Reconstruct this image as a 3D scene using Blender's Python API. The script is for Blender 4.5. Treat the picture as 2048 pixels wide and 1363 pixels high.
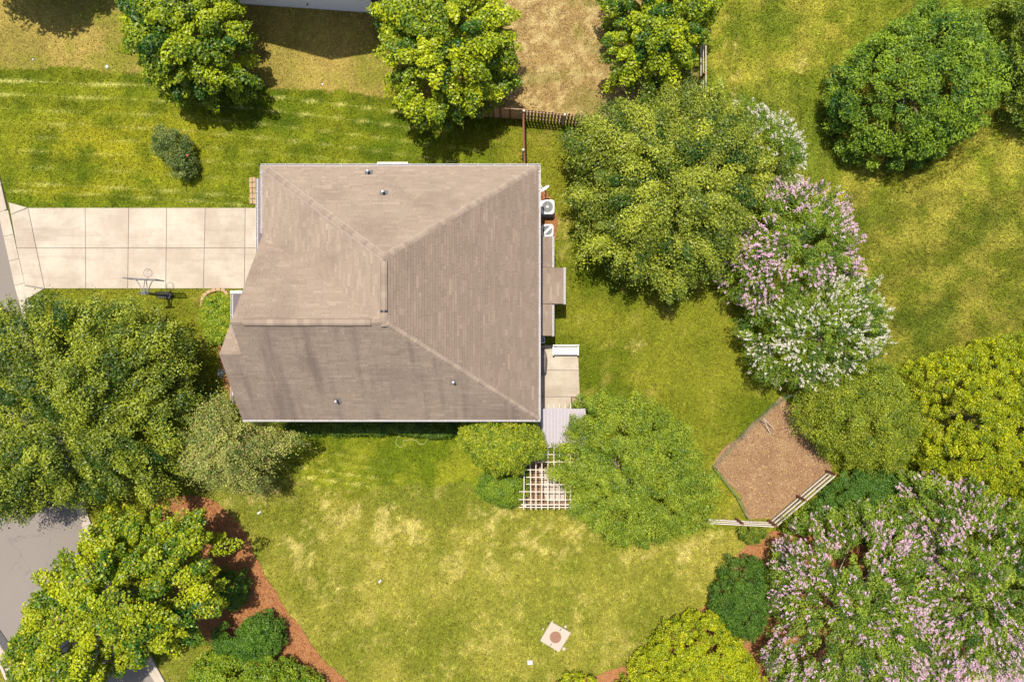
import bpy, math, random
import numpy as np
from mathutils import Vector

# ------------------------------------------------------------------ camera, sky, sun, exposure
CAM_H = 41.0                    # drone height in metres
FPX = 1365.3                    # focal length in pixels of the 2048 px wide photograph
scene = bpy.context.scene
for o in list(bpy.data.objects):
    bpy.data.objects.remove(o)
cam_d = bpy.data.cameras.new('camera')
cam_d.sensor_width = 36.0
cam_d.lens = 24.0
cam_d.clip_end = 3000.0
cam = bpy.data.objects.new('camera', cam_d)
cam.location = (0, 0, CAM_H)
cam.rotation_euler = (0, 0, 0)
scene.collection.objects.link(cam)
scene.camera = cam

SUN_T = (0.088, -0.272)         # shadow offset on the ground per metre of height
sun_vec = Vector((-SUN_T[0], -SUN_T[1], 1.0)).normalized()
elev = math.asin(sun_vec.z)
azim = math.atan2(sun_vec.x, sun_vec.y)
world = bpy.data.worlds.new('World')
scene.world = world
world.use_nodes = True
wn = world.node_tree.nodes
sky = wn.new('ShaderNodeTexSky')
sky.sky_type = 'NISHITA'
sky.sun_disc = False
sky.sun_elevation = elev
sky.sun_rotation = azim
sky.air_density = 1.0
sky.dust_density = 2.0
wn['Background'].inputs['Strength'].default_value = 0.105
world.node_tree.links.new(sky.outputs[0], wn['Background'].inputs['Color'])
sun_d = bpy.data.lights.new('sun', 'SUN')
sun_d.energy = 4.2
sun_d.angle = math.radians(0.53)
sun_d.color = (1.0, 0.95, 0.85)
sun = bpy.data.objects.new('sun', sun_d)
sun.rotation_euler = (-sun_vec).to_track_quat('-Z', 'Y').to_euler()
sun.location = (0, 0, 60)
scene.collection.objects.link(sun)
scene.view_settings.view_transform = 'Standard'
scene.view_settings.look = 'None'
scene.view_settings.exposure = 0.87
scene.view_settings.gamma = 1.0
scene.view_settings.use_curve_mapping = False
scene.render.engine = 'CYCLES'
scene.cycles.max_bounces = 6
scene.cycles.diffuse_bounces = 3
scene.cycles.glossy_bounces = 2
scene.cycles.transmission_bounces = 4
scene.cycles.transparent_max_bounces = 8
scene.cycles.use_denoising = True
scene.cycles.sample_clamp_indirect = 6.0

COL = scene.collection
RNG = np.random.default_rng(7)
random.seed(7)


# ------------------------------------------------------------------ helpers
def P(px, py, z=0.0):
    k = (CAM_H - z) / FPX
    return ((px - 1024.0) * k, (681.5 - py) * k, z)


def PP(pts, z=0.0):
    return [P(a, b, z)[:2] for a, b in pts]


def lin(r, g, b):
    f = lambda c: c / 12.92 if c <= 0.04045 else ((c + 0.055) / 1.055) ** 2.4
    return np.array([f(r / 255.0), f(g / 255.0), f(b / 255.0)])


def tag(o, label=None, cat=None, group=None, kind=None):
    if label: o['label'] = label
    if cat: o['category'] = cat
    if group: o['group'] = group
    if kind: o['kind'] = kind
    return o


def empty(name, loc=(0, 0, 0), rz=0.0, parent=None):
    o = bpy.data.objects.new(name, None)
    o.location = loc
    o.rotation_euler = (0, 0, rz)
    o.empty_display_size = 0.2
    COL.objects.link(o)
    if parent: o.parent = parent
    return o


class MB:
    """collects faces; build() links them as one mesh object"""
    def __init__(self):
        self.v, self.f, self.t = [], [], []

    def poly(self, pts, tone=0.5):
        n = len(self.v)
        self.v += [tuple(p) for p in pts]
        self.f.append(tuple(range(n, n + len(pts))))
        self.t.append(tone)

    def hull(self, bottom, top, tone=0.5, cap_bottom=True):
        n, m = len(self.v), len(bottom)
        self.v += [tuple(p) for p in bottom] + [tuple(p) for p in top]
        if cap_bottom:
            self.f.append(tuple(range(n + m - 1, n - 1, -1))); self.t.append(tone)
        self.f.append(tuple(range(n + m, n + 2 * m))); self.t.append(tone)
        for i in range(m):
            j = (i + 1) % m
            self.f.append((n + i, n + j, n + m + j, n + m + i)); self.t.append(tone)

    def prism(self, pts, z0, z1, tone=0.5, inset=0.0):
        if poly_area(pts) < 0: pts = pts[::-1]
        if inset:
            q = inset_poly(pts, inset)
            zb = z1 - inset
            self.hull([(x, y, z0) for x, y in pts], [(x, y, zb) for x, y in pts], tone)
            self.f.pop(len(self.f) - len(pts) - 1); self.t.pop()
            n, m = len(self.v), len(pts)
            b0 = n - m
            self.v += [(x, y, z1) for x, y in q]
            for i in range(m):
                j = (i + 1) % m
                self.f.append((b0 + i, b0 + j, n + j, n + i)); self.t.append(tone)
            self.f.append(tuple(range(n, n + m))); self.t.append(tone)
        else:
            self.hull([(x, y, z0) for x, y in pts], [(x, y, z1) for x, y in pts], tone)

    def box(self, x0, x1, y0, y1, z0, z1, tone=0.5, inset=0.0):
        self.prism([(x0, y0), (x1, y0), (x1, y1), (x0, y1)], z0, z1, tone, inset)

    def bar(self, a, b, w, h, tone=0.5, up=(0, 0, 1)):
        a, b = Vector(a), Vector(b)
        d = (b - a).normalized()
        u = Vector(up)
        if abs(d.dot(u)) > 0.98: u = Vector((0, 1, 0))
        s = d.cross(u).normalized()
        u = s.cross(d).normalized()
        c = [(-w / 2, -h / 2), (w / 2, -h / 2), (w / 2, h / 2), (-w / 2, h / 2)]
        self.hull([a + s * p + u * q for p, q in c][::-1], [b + s * p + u * q for p, q in c][::-1], tone)

    def tube(self, pts, radii, n=8, tone=0.5, caps=True):
        pts = [Vector(p) for p in pts]
        rings = []
        for i, p in enumerate(pts):
            d = (pts[min(i + 1, len(pts) - 1)] - pts[max(i - 1, 0)]).normalized()
            u = Vector((0, 0, 1)) if abs(d.z) < 0.9 else Vector((1, 0, 0))
            s = d.cross(u).normalized(); u = s.cross(d).normalized()
            r = radii[i] if hasattr(radii, '__len__') else radii
            k = len(self.v)
            self.v += [tuple(p + s * (r * math.cos(2 * math.pi * j / n)) + u * (r * math.sin(2 * math.pi * j / n))) for j in range(n)]
            rings.append(k)
        for a, b in zip(rings, rings[1:]):
            for j in range(n):
                q = (j + 1) % n
                self.f.append((a + j, a + q, b + q, b + j)); self.t.append(tone)
        if caps:
            self.f.append(tuple(rings[0] + j for j in range(n))[::-1]); self.t.append(tone)
            self.f.append(tuple(rings[-1] + j for j in range(n))); self.t.append(tone)

    def lathe(self, c, prof, n=16, tone=0.5):
        """prof: (radius, z) from bottom to top around a vertical axis at c"""
        ks = []
        for r, z in prof:
            ks.append(len(self.v))
            self.v += [(c[0] + r * math.cos(2 * math.pi * j / n), c[1] + r * math.sin(2 * math.pi * j / n), c[2] + z) for j in range(n)]
        for a, b in zip(ks, ks[1:]):
            for j in range(n):
                q = (j + 1) % n
                self.f.append((a + j, a + q, b + q, b + j)); self.t.append(tone)
        self.f.append(tuple(ks[0] + j for j in range(n))[::-1]); self.t.append(tone)
        self.f.append(tuple(ks[-1] + j for j in range(n))); self.t.append(tone)

    def mesh(self, name, mat):
        me = bpy.data.meshes.new(name)
        me.from_pydata(self.v, [], self.f)
        at = me.attributes.new('tone', 'FLOAT', 'FACE')
        at.data.foreach_set('value', np.array(self.t, dtype=np.float32))
        me.materials.append(mat)
        return me

    def build(self, name, mat, parent=None, smooth=False):
        me = self.mesh(name, mat)
        if smooth:
            me.polygons.foreach_set('use_smooth', [True] * len(me.polygons))
        return link(name, me, parent)


def link(name, me, parent=None):
    o = bpy.data.objects.new(name, me)
    COL.objects.link(o)
    if parent is not None:
        o.parent = parent
        # meshes are written in world coordinates: undo the parent's placement
        p = parent
        from mathutils import Matrix
        M = Matrix()
        chain = []
        while p is not None:
            chain.append(p); p = p.parent
        for q in reversed(chain):
            M = M @ q.matrix_parent_inverse @ Matrix.LocRotScale(q.location, q.rotation_euler, q.scale)
        o.matrix_parent_inverse = M.inverted()
    return o


def poly_area(p):
    return 0.5 * sum(p[i][0] * p[(i + 1) % len(p)][1] - p[(i + 1) % len(p)][0] * p[i][1] for i in range(len(p)))


def inset_poly(p, d):
    n, out = len(p), []
    for i in range(n):
        a, b, c = Vector(p[i - 1]), Vector(p[i]), Vector(p[(i + 1) % n])
        e1, e2 = (b - a).normalized(), (c - b).normalized()
        n1, n2 = Vector((-e1.y, e1.x)), Vector((-e2.y, e2.x))
        m = (n1 + n2)
        k = d / max(0.3, (1 + n1.dot(n2)) / 2 * 2) * 1.0
        out.append(tuple(b + m * k))
    return out


def clip_convex(sub, clip):
    out = sub
    for i in range(len(clip)):
        a, b = clip[i], clip[(i + 1) % len(clip)]
        ex, ey = b[0] - a[0], b[1] - a[1]
        src, out = out, []
        if not src: return []
        for j in range(len(src)):
            p, q = src[j], src[(j + 1) % len(src)]
            dp = ex * (p[1] - a[1]) - ey * (p[0] - a[0])
            dq = ex * (q[1] - a[1]) - ey * (q[0] - a[0])
            if dp >= 0: out.append(p)
            if (dp >= 0) != (dq >= 0):
                t = dp / (dp - dq)
                out.append((p[0] + (q[0] - p[0]) * t, p[1] + (q[1] - p[1]) * t))
    return out


def inside(X, Y, poly):
    r = np.zeros(X.shape, bool)
    n = len(poly)
    for i in range(n):
        x0, y0 = poly[i]; x1, y1 = poly[(i + 1) % n]
        if y0 == y1: continue
        c = ((y0 > Y) != (y1 > Y)) & (X < (x1 - x0) * (Y - y0) / (y1 - y0) + x0)
        r ^= c
    return r


def vnoise(X, Y, s, seed=0):
    x, y = X / s + 1000.0 + seed * 17.3, Y / s + 1000.0 + seed * 7.7
    xi, yi = np.floor(x), np.floor(y)
    fx, fy = x - xi, y - yi
    fx, fy = fx * fx * (3 - 2 * fx), fy * fy * (3 - 2 * fy)
    def h(a, b):
        v = np.sin(a * 127.1 + b * 311.7 + seed * 74.7) * 43758.5453
        return v - np.floor(v)
    return (h(xi, yi) * (1 - fx) + h(xi + 1, yi) * fx) * (1 - fy) + (h(xi, yi + 1) * (1 - fx) + h(xi + 1, yi + 1) * fx) * fy


def fbm(X, Y, s, seed=0, o=3):
    t, a, w = 0, 1.0, 0
    for i in range(o):
        t = t + a * vnoise(X, Y, s / 2 ** i, seed + i * 5); w += a; a *= 0.55
    return t / w


def sstep(a, b, x):
    t = np.clip((x - a) / (b - a), 0, 1)
    return t * t * (3 - 2 * t)


def np_mesh(name, V, F, col, mat, parent=None, point_cols=True):
    """V (n,3), F (m,k), col per vertex (n,3)"""
    me = bpy.data.meshes.new(name)
    n, m, k = len(V), len(F), F.shape[1]
    me.vertices.add(n)
    me.vertices.foreach_set('co', np.ascontiguousarray(V, dtype=np.float32).ravel())
    me.loops.add(m * k)
    me.loops.foreach_set('vertex_index', np.ascontiguousarray(F, dtype=np.int32).ravel())
    me.polygons.add(m)
    me.polygons.foreach_set('loop_start', np.arange(0, m * k, k, dtype=np.int32))
    me.update(calc_edges=True)
    if col is not None:
        at = me.attributes.new('col', 'FLOAT_COLOR', 'POINT')
        c4 = np.ones((n, 4), np.float32); c4[:, :3] = col
        at.data.foreach_set('color', c4.ravel())
    me.materials.append(mat)
    return link(name, me, parent)


# ------------------------------------------------------------------ materials
def mat_new(name):
    m = bpy.data.materials.new(name)
    m.use_nodes = True
    nt = m.node_tree
    return m, nt, nt.nodes['Principled BSDF']


def N(nt, kind, **kw):
    n = nt.nodes.new('ShaderNode' + kind)
    for k, v in kw.items(): setattr(n, k, v)
    return n


def pos(nt):
    return N(nt, 'NewGeometry').outputs['Position']


def noise(nt, scale, detail=4, rough=0.6, vec=None):
    n = N(nt, 'TexNoise')
    n.inputs['Scale'].default_value = scale
    n.inputs['Detail'].default_value = detail
    n.inputs['Roughness'].default_value = rough
    nt.links.new(vec if vec is not None else pos(nt), n.inputs['Vector'])
    return n.outputs['Fac']


def mixc(nt, fac, a, b, mode='MIX'):
    n = N(nt, 'Mix', data_type='RGBA', blend_type=mode)
    for s, v in ((n.inputs[0], fac), (n.inputs[6], a), (n.inputs[7], b)):
        if hasattr(v, 'default_value') or hasattr(v, 'is_linked'): nt.links.new(v, s)
        elif isinstance(v, (int, float)): s.default_value = v
        else: s.default_value = (*v[:3], 1)
    return n.outputs[2]


def ramp(nt, fac, lo, hi, a=0.0, b=1.0):
    n = N(nt, 'MapRange')
    n.interpolation_type = 'SMOOTHSTEP'
    nt.links.new(fac, n.inputs[0])
    n.inputs[1].default_value = lo; n.inputs[2].default_value = hi
    n.inputs[3].default_value = a; n.inputs[4].default_value = b
    return n.outputs[0]


def bump(nt, bs, h, strength=0.3, dist=0.02):
    n = N(nt, 'Bump')
    n.inputs['Strength'].default_value = strength
    n.inputs['Distance'].default_value = dist
    nt.links.new(h, n.inputs['Height'])
    nt.links.new(n.outputs[0], bs.inputs['Normal'])


def simple(name, c, rough=0.6, var=0.12, scale=6.0, spec=0.3, metal=0.0, bumps=0.0):
    m, nt, bs = mat_new(name)
    c = np.array(c)
    f = noise(nt, scale, 5)
    nt.links.new(mixc(nt, f, c * (1 - var), np.minimum(c * (1 + var), 0.95)), bs.inputs['Base Color'])
    bs.inputs['Roughness'].default_value = rough
    bs.inputs['Specular IOR Level'].default_value = spec
    bs.inputs['Metallic'].default_value = metal
    if bumps: bump(nt, bs, noise(nt, scale * 6, 4), bumps)
    return m


def leaf_mat(name, trans=0.3, rough=0.45, spec=0.35, tint=(1.15, 1.1, 0.5)):
    m, nt, bs = mat_new(name)
    a = N(nt, 'Attribute', attribute_name='col')
    nt.links.new(a.outputs['Color'], bs.inputs['Base Color'])
    bs.inputs['Roughness'].default_value = rough
    bs.inputs['Specular IOR Level'].default_value = spec
    t = N(nt, 'BsdfTranslucent')
    nt.links.new(mixc(nt, 1.0, a.outputs['Color'], tint, 'MULTIPLY'), t.inputs['Color'])
    x = N(nt, 'MixShader')
    x.inputs[0].default_value = trans
    nt.links.new(bs.outputs[0], x.inputs[1]); nt.links.new(t.outputs[0], x.inputs[2])
    nt.links.new(x.outputs[0], nt.nodes['Material Output'].inputs['Surface'])
    return m


M = {}
M['leaf'] = leaf_mat('leaf', 0.34)
M['gloss_leaf'] = leaf_mat('glossy_leaf', 0.18, 0.5, 0.25)
M['petal'] = leaf_mat('petal', 0.35, 0.6, 0.2, (1, 1, 1))
M['blade'] = leaf_mat('grass_blade', 0.22, 0.6, 0.15)

m, nt, bs = mat_new('lawn_soil')
a = N(nt, 'Attribute', attribute_name='col')
f = noise(nt, 9.0, 6, 0.75)
nt.links.new(mixc(nt, 1.0, a.outputs['Color'], mixc(nt, ramp(nt, f, 0.25, 0.75), (0.55, 0.55, 0.5), (1.35, 1.3, 1.2)), 'MULTIPLY'), bs.inputs['Base Color'])
bs.inputs['Roughness'].default_value = 0.9; bs.inputs['Specular IOR Level'].default_value = 0.1
bump(nt, bs, noise(nt, 14, 6, 0.8), 0.6, 0.05)
M['ground'] = m

m, nt, bs = mat_new('concrete')
f1, f2, f3 = noise(nt, 0.5, 5, 0.65), noise(nt, 5, 6, 0.7), noise(nt, 60, 2)
c = mixc(nt, ramp(nt, f1, 0.3, 0.7), lin(206, 188, 168) * .50, lin(228, 214, 194) * .51)
c = mixc(nt, ramp(nt, f2, 0.45, 0.8, 0, 0.35), c, lin(186, 168, 152) * .46)
sp = N(nt, 'TexVoronoi'); sp.inputs['Scale'].default_value = 2.1; nt.links.new(pos(nt), sp.inputs['Vector'])
c = mixc(nt, ramp(nt, sp.outputs['Distance'], 0.05, 0.02, 0, 0.75), c, (0.16, 0.14, 0.11))
mp = N(nt, 'Mapping'); mp.inputs['Scale'].default_value = (0.12, 1.0, 1.0); nt.links.new(pos(nt), mp.inputs['Vector'])
c = mixc(nt, ramp(nt, noise(nt, 1.3, 5, 0.7, mp.outputs[0]), 0.48, 0.75, 0, 0.45), c, lin(176, 158, 140) * .46)
t = N(nt, 'ObjectInfo')
c = mixc(nt, 1.0, c, mixc(nt, t.outputs['Random'], (0.88, 0.87, 0.84), (1.0, 1.0, 0.99)), 'MULTIPLY')
nt.links.new(c, bs.inputs['Base Color'])
bs.inputs['Roughness'].default_value = 0.85; bs.inputs['Specular IOR Level'].default_value = 0.2
bump(nt, bs, f3, 0.25, 0.01)
M['concrete'] = m

m, nt, bs = mat_new('asphalt')
f1, f2 = noise(nt, 0.25, 5), noise(nt, 18, 4, 0.85)
c = mixc(nt, f1, (0.148, 0.125, 0.106), (0.182, 0.155, 0.133))
c = mixc(nt, 1.0, c, mixc(nt, f2, (0.6, 0.6, 0.6), (1.4, 1.4, 1.4)), 'MULTIPLY')
wp = N(nt, 'VectorMath', operation='ADD')
nz = N(nt, 'TexNoise'); nz.inputs['Scale'].default_value = 0.8; nz.inputs['Detail'].default_value = 5
nt.links.new(pos(nt), nz.inputs['Vector']); nt.links.new(pos(nt), wp.inputs[0]); nt.links.new(nz.outputs['Color'], wp.inputs[1])
vo = N(nt, 'TexVoronoi', feature='DISTANCE_TO_EDGE'); vo.inputs['Scale'].default_value = 0.28
nt.links.new(wp.outputs[0], vo.inputs['Vector'])
crk = ramp(nt, vo.outputs['Distance'], 0.0, 0.006, 0.45, 0.0)
msk = N(nt, 'Math', operation='MULTIPLY'); nt.links.new(crk, msk.inputs[0]); nt.links.new(ramp(nt, noise(nt, 0.3, 3), 0.45, 0.55), msk.inputs[1])
c = mixc(nt, msk.outputs[0], c, (0.07, 0.06, 0.055))
nt.links.new(c, bs.inputs['Base Color'])
bs.inputs['Roughness'].default_value = 0.9; bs.inputs['Specular IOR Level'].default_value = 0.2
bump(nt, bs, f2, 0.3, 0.01)
M['asphalt'] = m


def mulch_mat(name, a, b, c):
    m, nt, bs = mat_new(name)
    f1, f2 = noise(nt, 1.2, 5, 0.7), noise(nt, 22, 5, 0.8)
    k = mixc(nt, ramp(nt, f1, 0.3, 0.7), a, b)
    k = mixc(nt, ramp(nt, f2, 0.35, 0.7, 0, 0.6), k, c)
    nt.links.new(k, bs.inputs['Base Color'])
    bs.inputs['Roughness'].default_value = 0.95; bs.inputs['Specular IOR Level'].default_value = 0.1
    bump(nt, bs, f2, 0.8, 0.05)
    return m


M['mulch'] = mulch_mat('pine_straw', (0.27, 0.125, 0.048), (0.31, 0.155, 0.065), (0.17, 0.07, 0.03))
M['dirt'] = mulch_mat('leaf_litter', (0.185, 0.105, 0.062), (0.27, 0.175, 0.095), (0.13, 0.07, 0.04))

# roof shingle: tone per tab, long dark streaks where water ran, fine granules
m, nt, bs = mat_new('roof_shingle')
a = N(nt, 'Attribute', attribute_name='tone')
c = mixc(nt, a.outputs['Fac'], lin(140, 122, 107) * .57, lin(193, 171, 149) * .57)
st = ramp(nt, noise(nt, 0.33, 5, 0.62), 0.48, 0.74, 0, 0.5)
c = mixc(nt, st, c, lin(126, 108, 97) * .6)
mp = N(nt, 'Mapping'); mp.inputs['Scale'].default_value = (1.1, 0.16, 0.0); nt.links.new(pos(nt), mp.inputs['Vector'])
sk = noise(nt, 0.9, 4, 0.6, mp.outputs[0])
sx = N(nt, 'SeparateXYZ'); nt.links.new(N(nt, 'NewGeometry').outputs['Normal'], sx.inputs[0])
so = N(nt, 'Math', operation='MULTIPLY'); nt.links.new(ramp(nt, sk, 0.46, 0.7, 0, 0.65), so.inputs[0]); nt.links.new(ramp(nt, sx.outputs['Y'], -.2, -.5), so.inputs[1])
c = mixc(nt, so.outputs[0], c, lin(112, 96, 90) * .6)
c = mixc(nt, 1.0, c, mixc(nt, noise(nt, 70, 2), (0.85, 0.85, 0.85), (1.15, 1.15, 1.15)), 'MULTIPLY')
nt.links.new(c, bs.inputs['Base Color'])
bs.inputs['Roughness'].default_value = 0.9; bs.inputs['Specular IOR Level'].default_value = 0.15
M['shingle'] = m
m, nt, bs = mat_new('ridge_cap')
t = N(nt, 'ObjectInfo')
c = mixc(nt, t.outputs['Random'], lin(158, 138, 121) * .55, lin(180, 159, 139) * .55)
c = mixc(nt, 1.0, c, mixc(nt, noise(nt, 70, 2), (0.85, 0.85, 0.85), (1.15, 1.15, 1.15)), 'MULTIPLY')
nt.links.new(c, bs.inputs['Base Color'])
bs.inputs['Roughness'].default_value = 0.9; bs.inputs['Specular IOR Level'].default_value = 0.15
M['cap'] = m
M['pent'] = simple('grey_shingle', lin(122, 108, 112) * .6, 0.9, 0.15, 8)
M['white'] = simple('white_metal', (0.62, 0.61, 0.58), 0.4, 0.05, 3)
M['gutter_white'] = simple('gutter_paint', (0.33, 0.325, 0.32), 0.45, 0.12, 3)
M['gutter_in'] = simple('gutter_grime', (0.30, 0.27, 0.26), 0.8, 0.3, 4)
M['siding'] = simple('vinyl_siding', lin(206, 196, 184) * 0.85, 0.5, 0.05, 2)
M['grey_siding'] = simple('grey_siding', lin(232, 228, 230), 0.5, 0.05, 2)
M['soffit'] = simple('soffit', (0.6, 0.58, 0.54), 0.6, 0.05, 2)
M['dark'] = simple('dark_plastic', (0.03, 0.03, 0.032), 0.45, 0.2, 6)
M['steel'] = simple('steel', (0.45, 0.45, 0.46), 0.4, 0.1, 8, metal=0.7)
M['darksteel'] = simple('dark_steel', (0.10, 0.10, 0.11), 0.45, 0.1, 8, metal=0.3)
M['lead'] = simple('lead_pipe', (0.05, 0.055, 0.06), 0.5, 0.3, 12)
M['bleached'] = simple('bleached_wood', lin(214, 200, 184) * .68, 0.85, 0.2, 9, bumps=0.3)
M['oldwood'] = simple('weathered_wood', lin(158, 130, 102) * .95, 0.9, 0.3, 7, bumps=0.4)
M['redwood'] = simple('stained_wood', lin(150, 98, 74) * .56, 0.85, 0.3, 7, bumps=0.4)
M['bark'] = simple('bark', (0.14, 0.105, 0.08), 0.95, 0.35, 6, bumps=0.8)
M['smooth_bark'] = simple('smooth_bark', (0.33, 0.25, 0.19), 0.8, 0.25, 5, bumps=0.3)
M['stone'] = simple('tan_stone', lin(205, 172, 130) * .5, 0.9, 0.3, 5, bumps=0.5)
M['panel'] = simple('lilac_panel', lin(190, 180, 184) * .56, 0.5, 0.08, 3)
M['cover'] = simple('grill_cover', lin(122, 108, 104) * .8, 0.8, 0.2, 4)
M['acwhite'] = simple('ac_white', (0.46, 0.46, 0.44), 0.45, 0.06, 5)
M['acgrey'] = simple('ac_grey', (0.10, 0.10, 0.10), 0.5, 0.1, 5)
M['rust'] = simple('rusty_iron', lin(160, 116, 92) * .56, 0.75, 0.25, 8, bumps=0.3)
M['iron'] = simple('cast_iron', (0.12, 0.105, 0.1), 0.7, 0.25, 8)
M['paper'] = simple('white_plastic', (0.38, 0.37, 0.35), 0.6, 0.04, 5)
M['rope'] = simple('net_cord', (0.72, 0.62, 0.62), 0.7, 0.1, 5)
M['rimred'] = simple('rim_paint', (0.40, 0.12, 0.08), 0.5, 0.1, 5)
m, nt, bs = mat_new('acrylic')
bs.inputs['Base Color'].default_value = (0.9, 0.92, 0.93, 1)
bs.inputs['Roughness'].default_value = 0.1
bs.inputs['Alpha'].default_value = 0.35
M['acrylic'] = m
m, nt, bs = mat_new('window_glass')
bs.inputs['Base Color'].default_value = (0.05, 0.06, 0.08, 1)
bs.inputs['Roughness'].default_value = 0.05
M['glass'] = m
M['concrete_light'] = simple('slab_concrete', lin(226, 208, 186) * .44, 0.85, 0.1, 3, bumps=0.2)

# ------------------------------------------------------------------ zones on the ground (pixels of the photograph, at ground level)
KERB = PP([(-60, 130), (-5, 330), (12, 400), (30, 480), (50, 570), (75, 660), (110, 790), (150, 935), (167, 1000), (190, 1062), (235, 1170), (292, 1290), (332, 1363), (390, 1460)])
KERB2 = PP([(-140, 1120), (-60, 1235), (-8, 1310), (16, 1363), (50, 1450)])
DRIVE = PP([(18, 403), (57, 416), (515, 415), (560, 415), (560, 577), (90, 577), (52, 600)])
HOUSE = [(-13.4, -3.65), (0.98, -3.65), (0.98, 8.65), (-12.5, 8.65), (-12.5, 2.7), (-13.4, 2.7)]
PATIO = PP([(1060, 690), (1157, 688), (1161, 1012), (1060, 1012)])
PEN = PP([(1424, 931), (1450, 900), (1490, 858), (1545, 805), (1570, 790), (1625, 850), (1665, 940), (1600, 990), (1545, 1040), (1492, 1034), (1478, 985)])
MULCH_L = PP([(296, 1006), (330, 992), (385, 989), (428, 1001), (466, 1033), (494, 1070), (508, 1110), (532, 1150), (560, 1198), (592, 1243), (624, 1290), (656, 1325), (702, 1368), (720, 1440), (600, 1440), (500, 1340), (420, 1290), (360, 1210), (330, 1100)])
MULCH_R = PP([(1545, 1060), (1500, 1085), (1472, 1110), (1458, 1150), (1425, 1195), (1372, 1238), (1332, 1258), (1300, 1300), (1262, 1325), (1192, 1350), (1100, 1363), (1080, 1440), (1900, 1440), (1960, 1340), (1800, 1100)])
MULCH_AC = PP([(1070, 372), (1090, 378), (1100, 395), (1116, 440), (1112, 478), (1070, 478)])
MULCH_F = PP([(436, 690), (470, 640), (490, 640), (490, 830), (462, 800), (448, 770), (440, 730)])
ROAD_R = PP([(1935, 1420), (1965, 1368), (1988, 1345), (2050, 1332), (2200, 1300), (2200, 1440)])
BED = PP([(404, 600), (425, 584), (462, 580), (490, 590), (490, 680), (440, 690), (415, 690), (402, 640)])

def ragged(poly, amp, seed):
    q = resample(poly + [poly[0]], .45)
    X = np.array([p[0] for p in q]); Y = np.array([p[1] for p in q])
    return [(x + a, y + b_) for x, y, a, b_ in zip(X, Y, (fbm(X, Y, 1.1, seed) - .5) * 2 * amp, (fbm(X, Y, 1.1, seed + 9) - .5) * 2 * amp)]


def resample(pts, step):
    out = [pts[0]]; acc = 0.0
    for a, b in zip(pts, pts[1:]):
        L = math.dist(a, b); d = step - acc
        while d <= L:
            out.append((a[0] + (b[0] - a[0]) * d / L, a[1] + (b[1] - a[1]) * d / L)); d += step
        acc = (acc + L) % step
    return out


PEN = ragged(PEN, .45, 3)
MULCH_L = ragged(MULCH_L, .18, 4)
MULCH_R = ragged(MULCH_R, .18, 5)
ROAD = KERB + KERB2[::-1] + [(-60, KERB2[0][1]), (-60, KERB[0][1])]
NEIGH = PP([(-400, -600), (-400, 138), (0, 136), (150, 135), (300, 150), (500, 170), (700, 186), (800, 196), (905, 212), (1050, 232), (1195, 246), (1390, 262), (1395, -600)])
STRAW = PP([(985, -600), (985, 60), (1000, 160), (940, 205), (905, 212), (1050, 232), (1195, 246), (1392, 262), (1400, -600)])
MEADOW = PP([(1404, -600), (1392, 262), (1480, 300), (1600, 400), (1700, 560), (1760, 760), (1700, 960), (1800, 1000), (2600, 1100), (2600, -600)])
SIDE = PP([(340, 940), (440, 960), (560, 955), (700, 990), (900, 985), (1050, 1010), (1200, 1030), (1430, 1050), (1545, 1050), (1560, 1440), (300, 1440)])
FRONT = PP([(-50, 120), (0, 136), (150, 135), (300, 150), (500, 170), (700, 186), (905, 212), (905, 260), (1000, 330), (540, 330), (510, 416), (20, 416)])
SLAWN = PP([(400, 830), (930, 850), (1000, 930), (900, 1000), (560, 960), (400, 960)])
DRY = [(800, 1065, 75, 55, 1.0), (700, 1010, 90, 34, .9), (620, 1085, 60, 60, .7), (1060, 1075, 130, 42, .9), (930, 1130, 60, 30, .5), (1345, 1108, 70, 26, .8),
       (1420, 1075, 40, 14, .7), (1450, 1060, 30, 20, .6), (1170, 640, 40, 26, .35), (1130, 470, 24, 60, .5), (1265, 675, 40, 26, .4), (1210, 470, 22, 16, .7), (1290, 700, 40, 26, .3),
       (85, 280, 22, 18, .5), (140, 240, 60, 40, .35), (1735, 790, 50, 22, .55), (1770, 395, 26, 12, .9), (1600, 140, 24, 40, .5), (1470, 150, 12, 160, .55), (1450, 60, 10, 80, .4),
       (580, 985, 80, 20, .5), (495, 1000, 50, 24, .7), (990, 1030, 60, 26, .6), (880, 1180, 70, 26, .35), (660, 1170, 50, 40, .45), (1075, 1160, 30, 26, .5), (1250, 1120, 60, 18, .5)]


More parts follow.
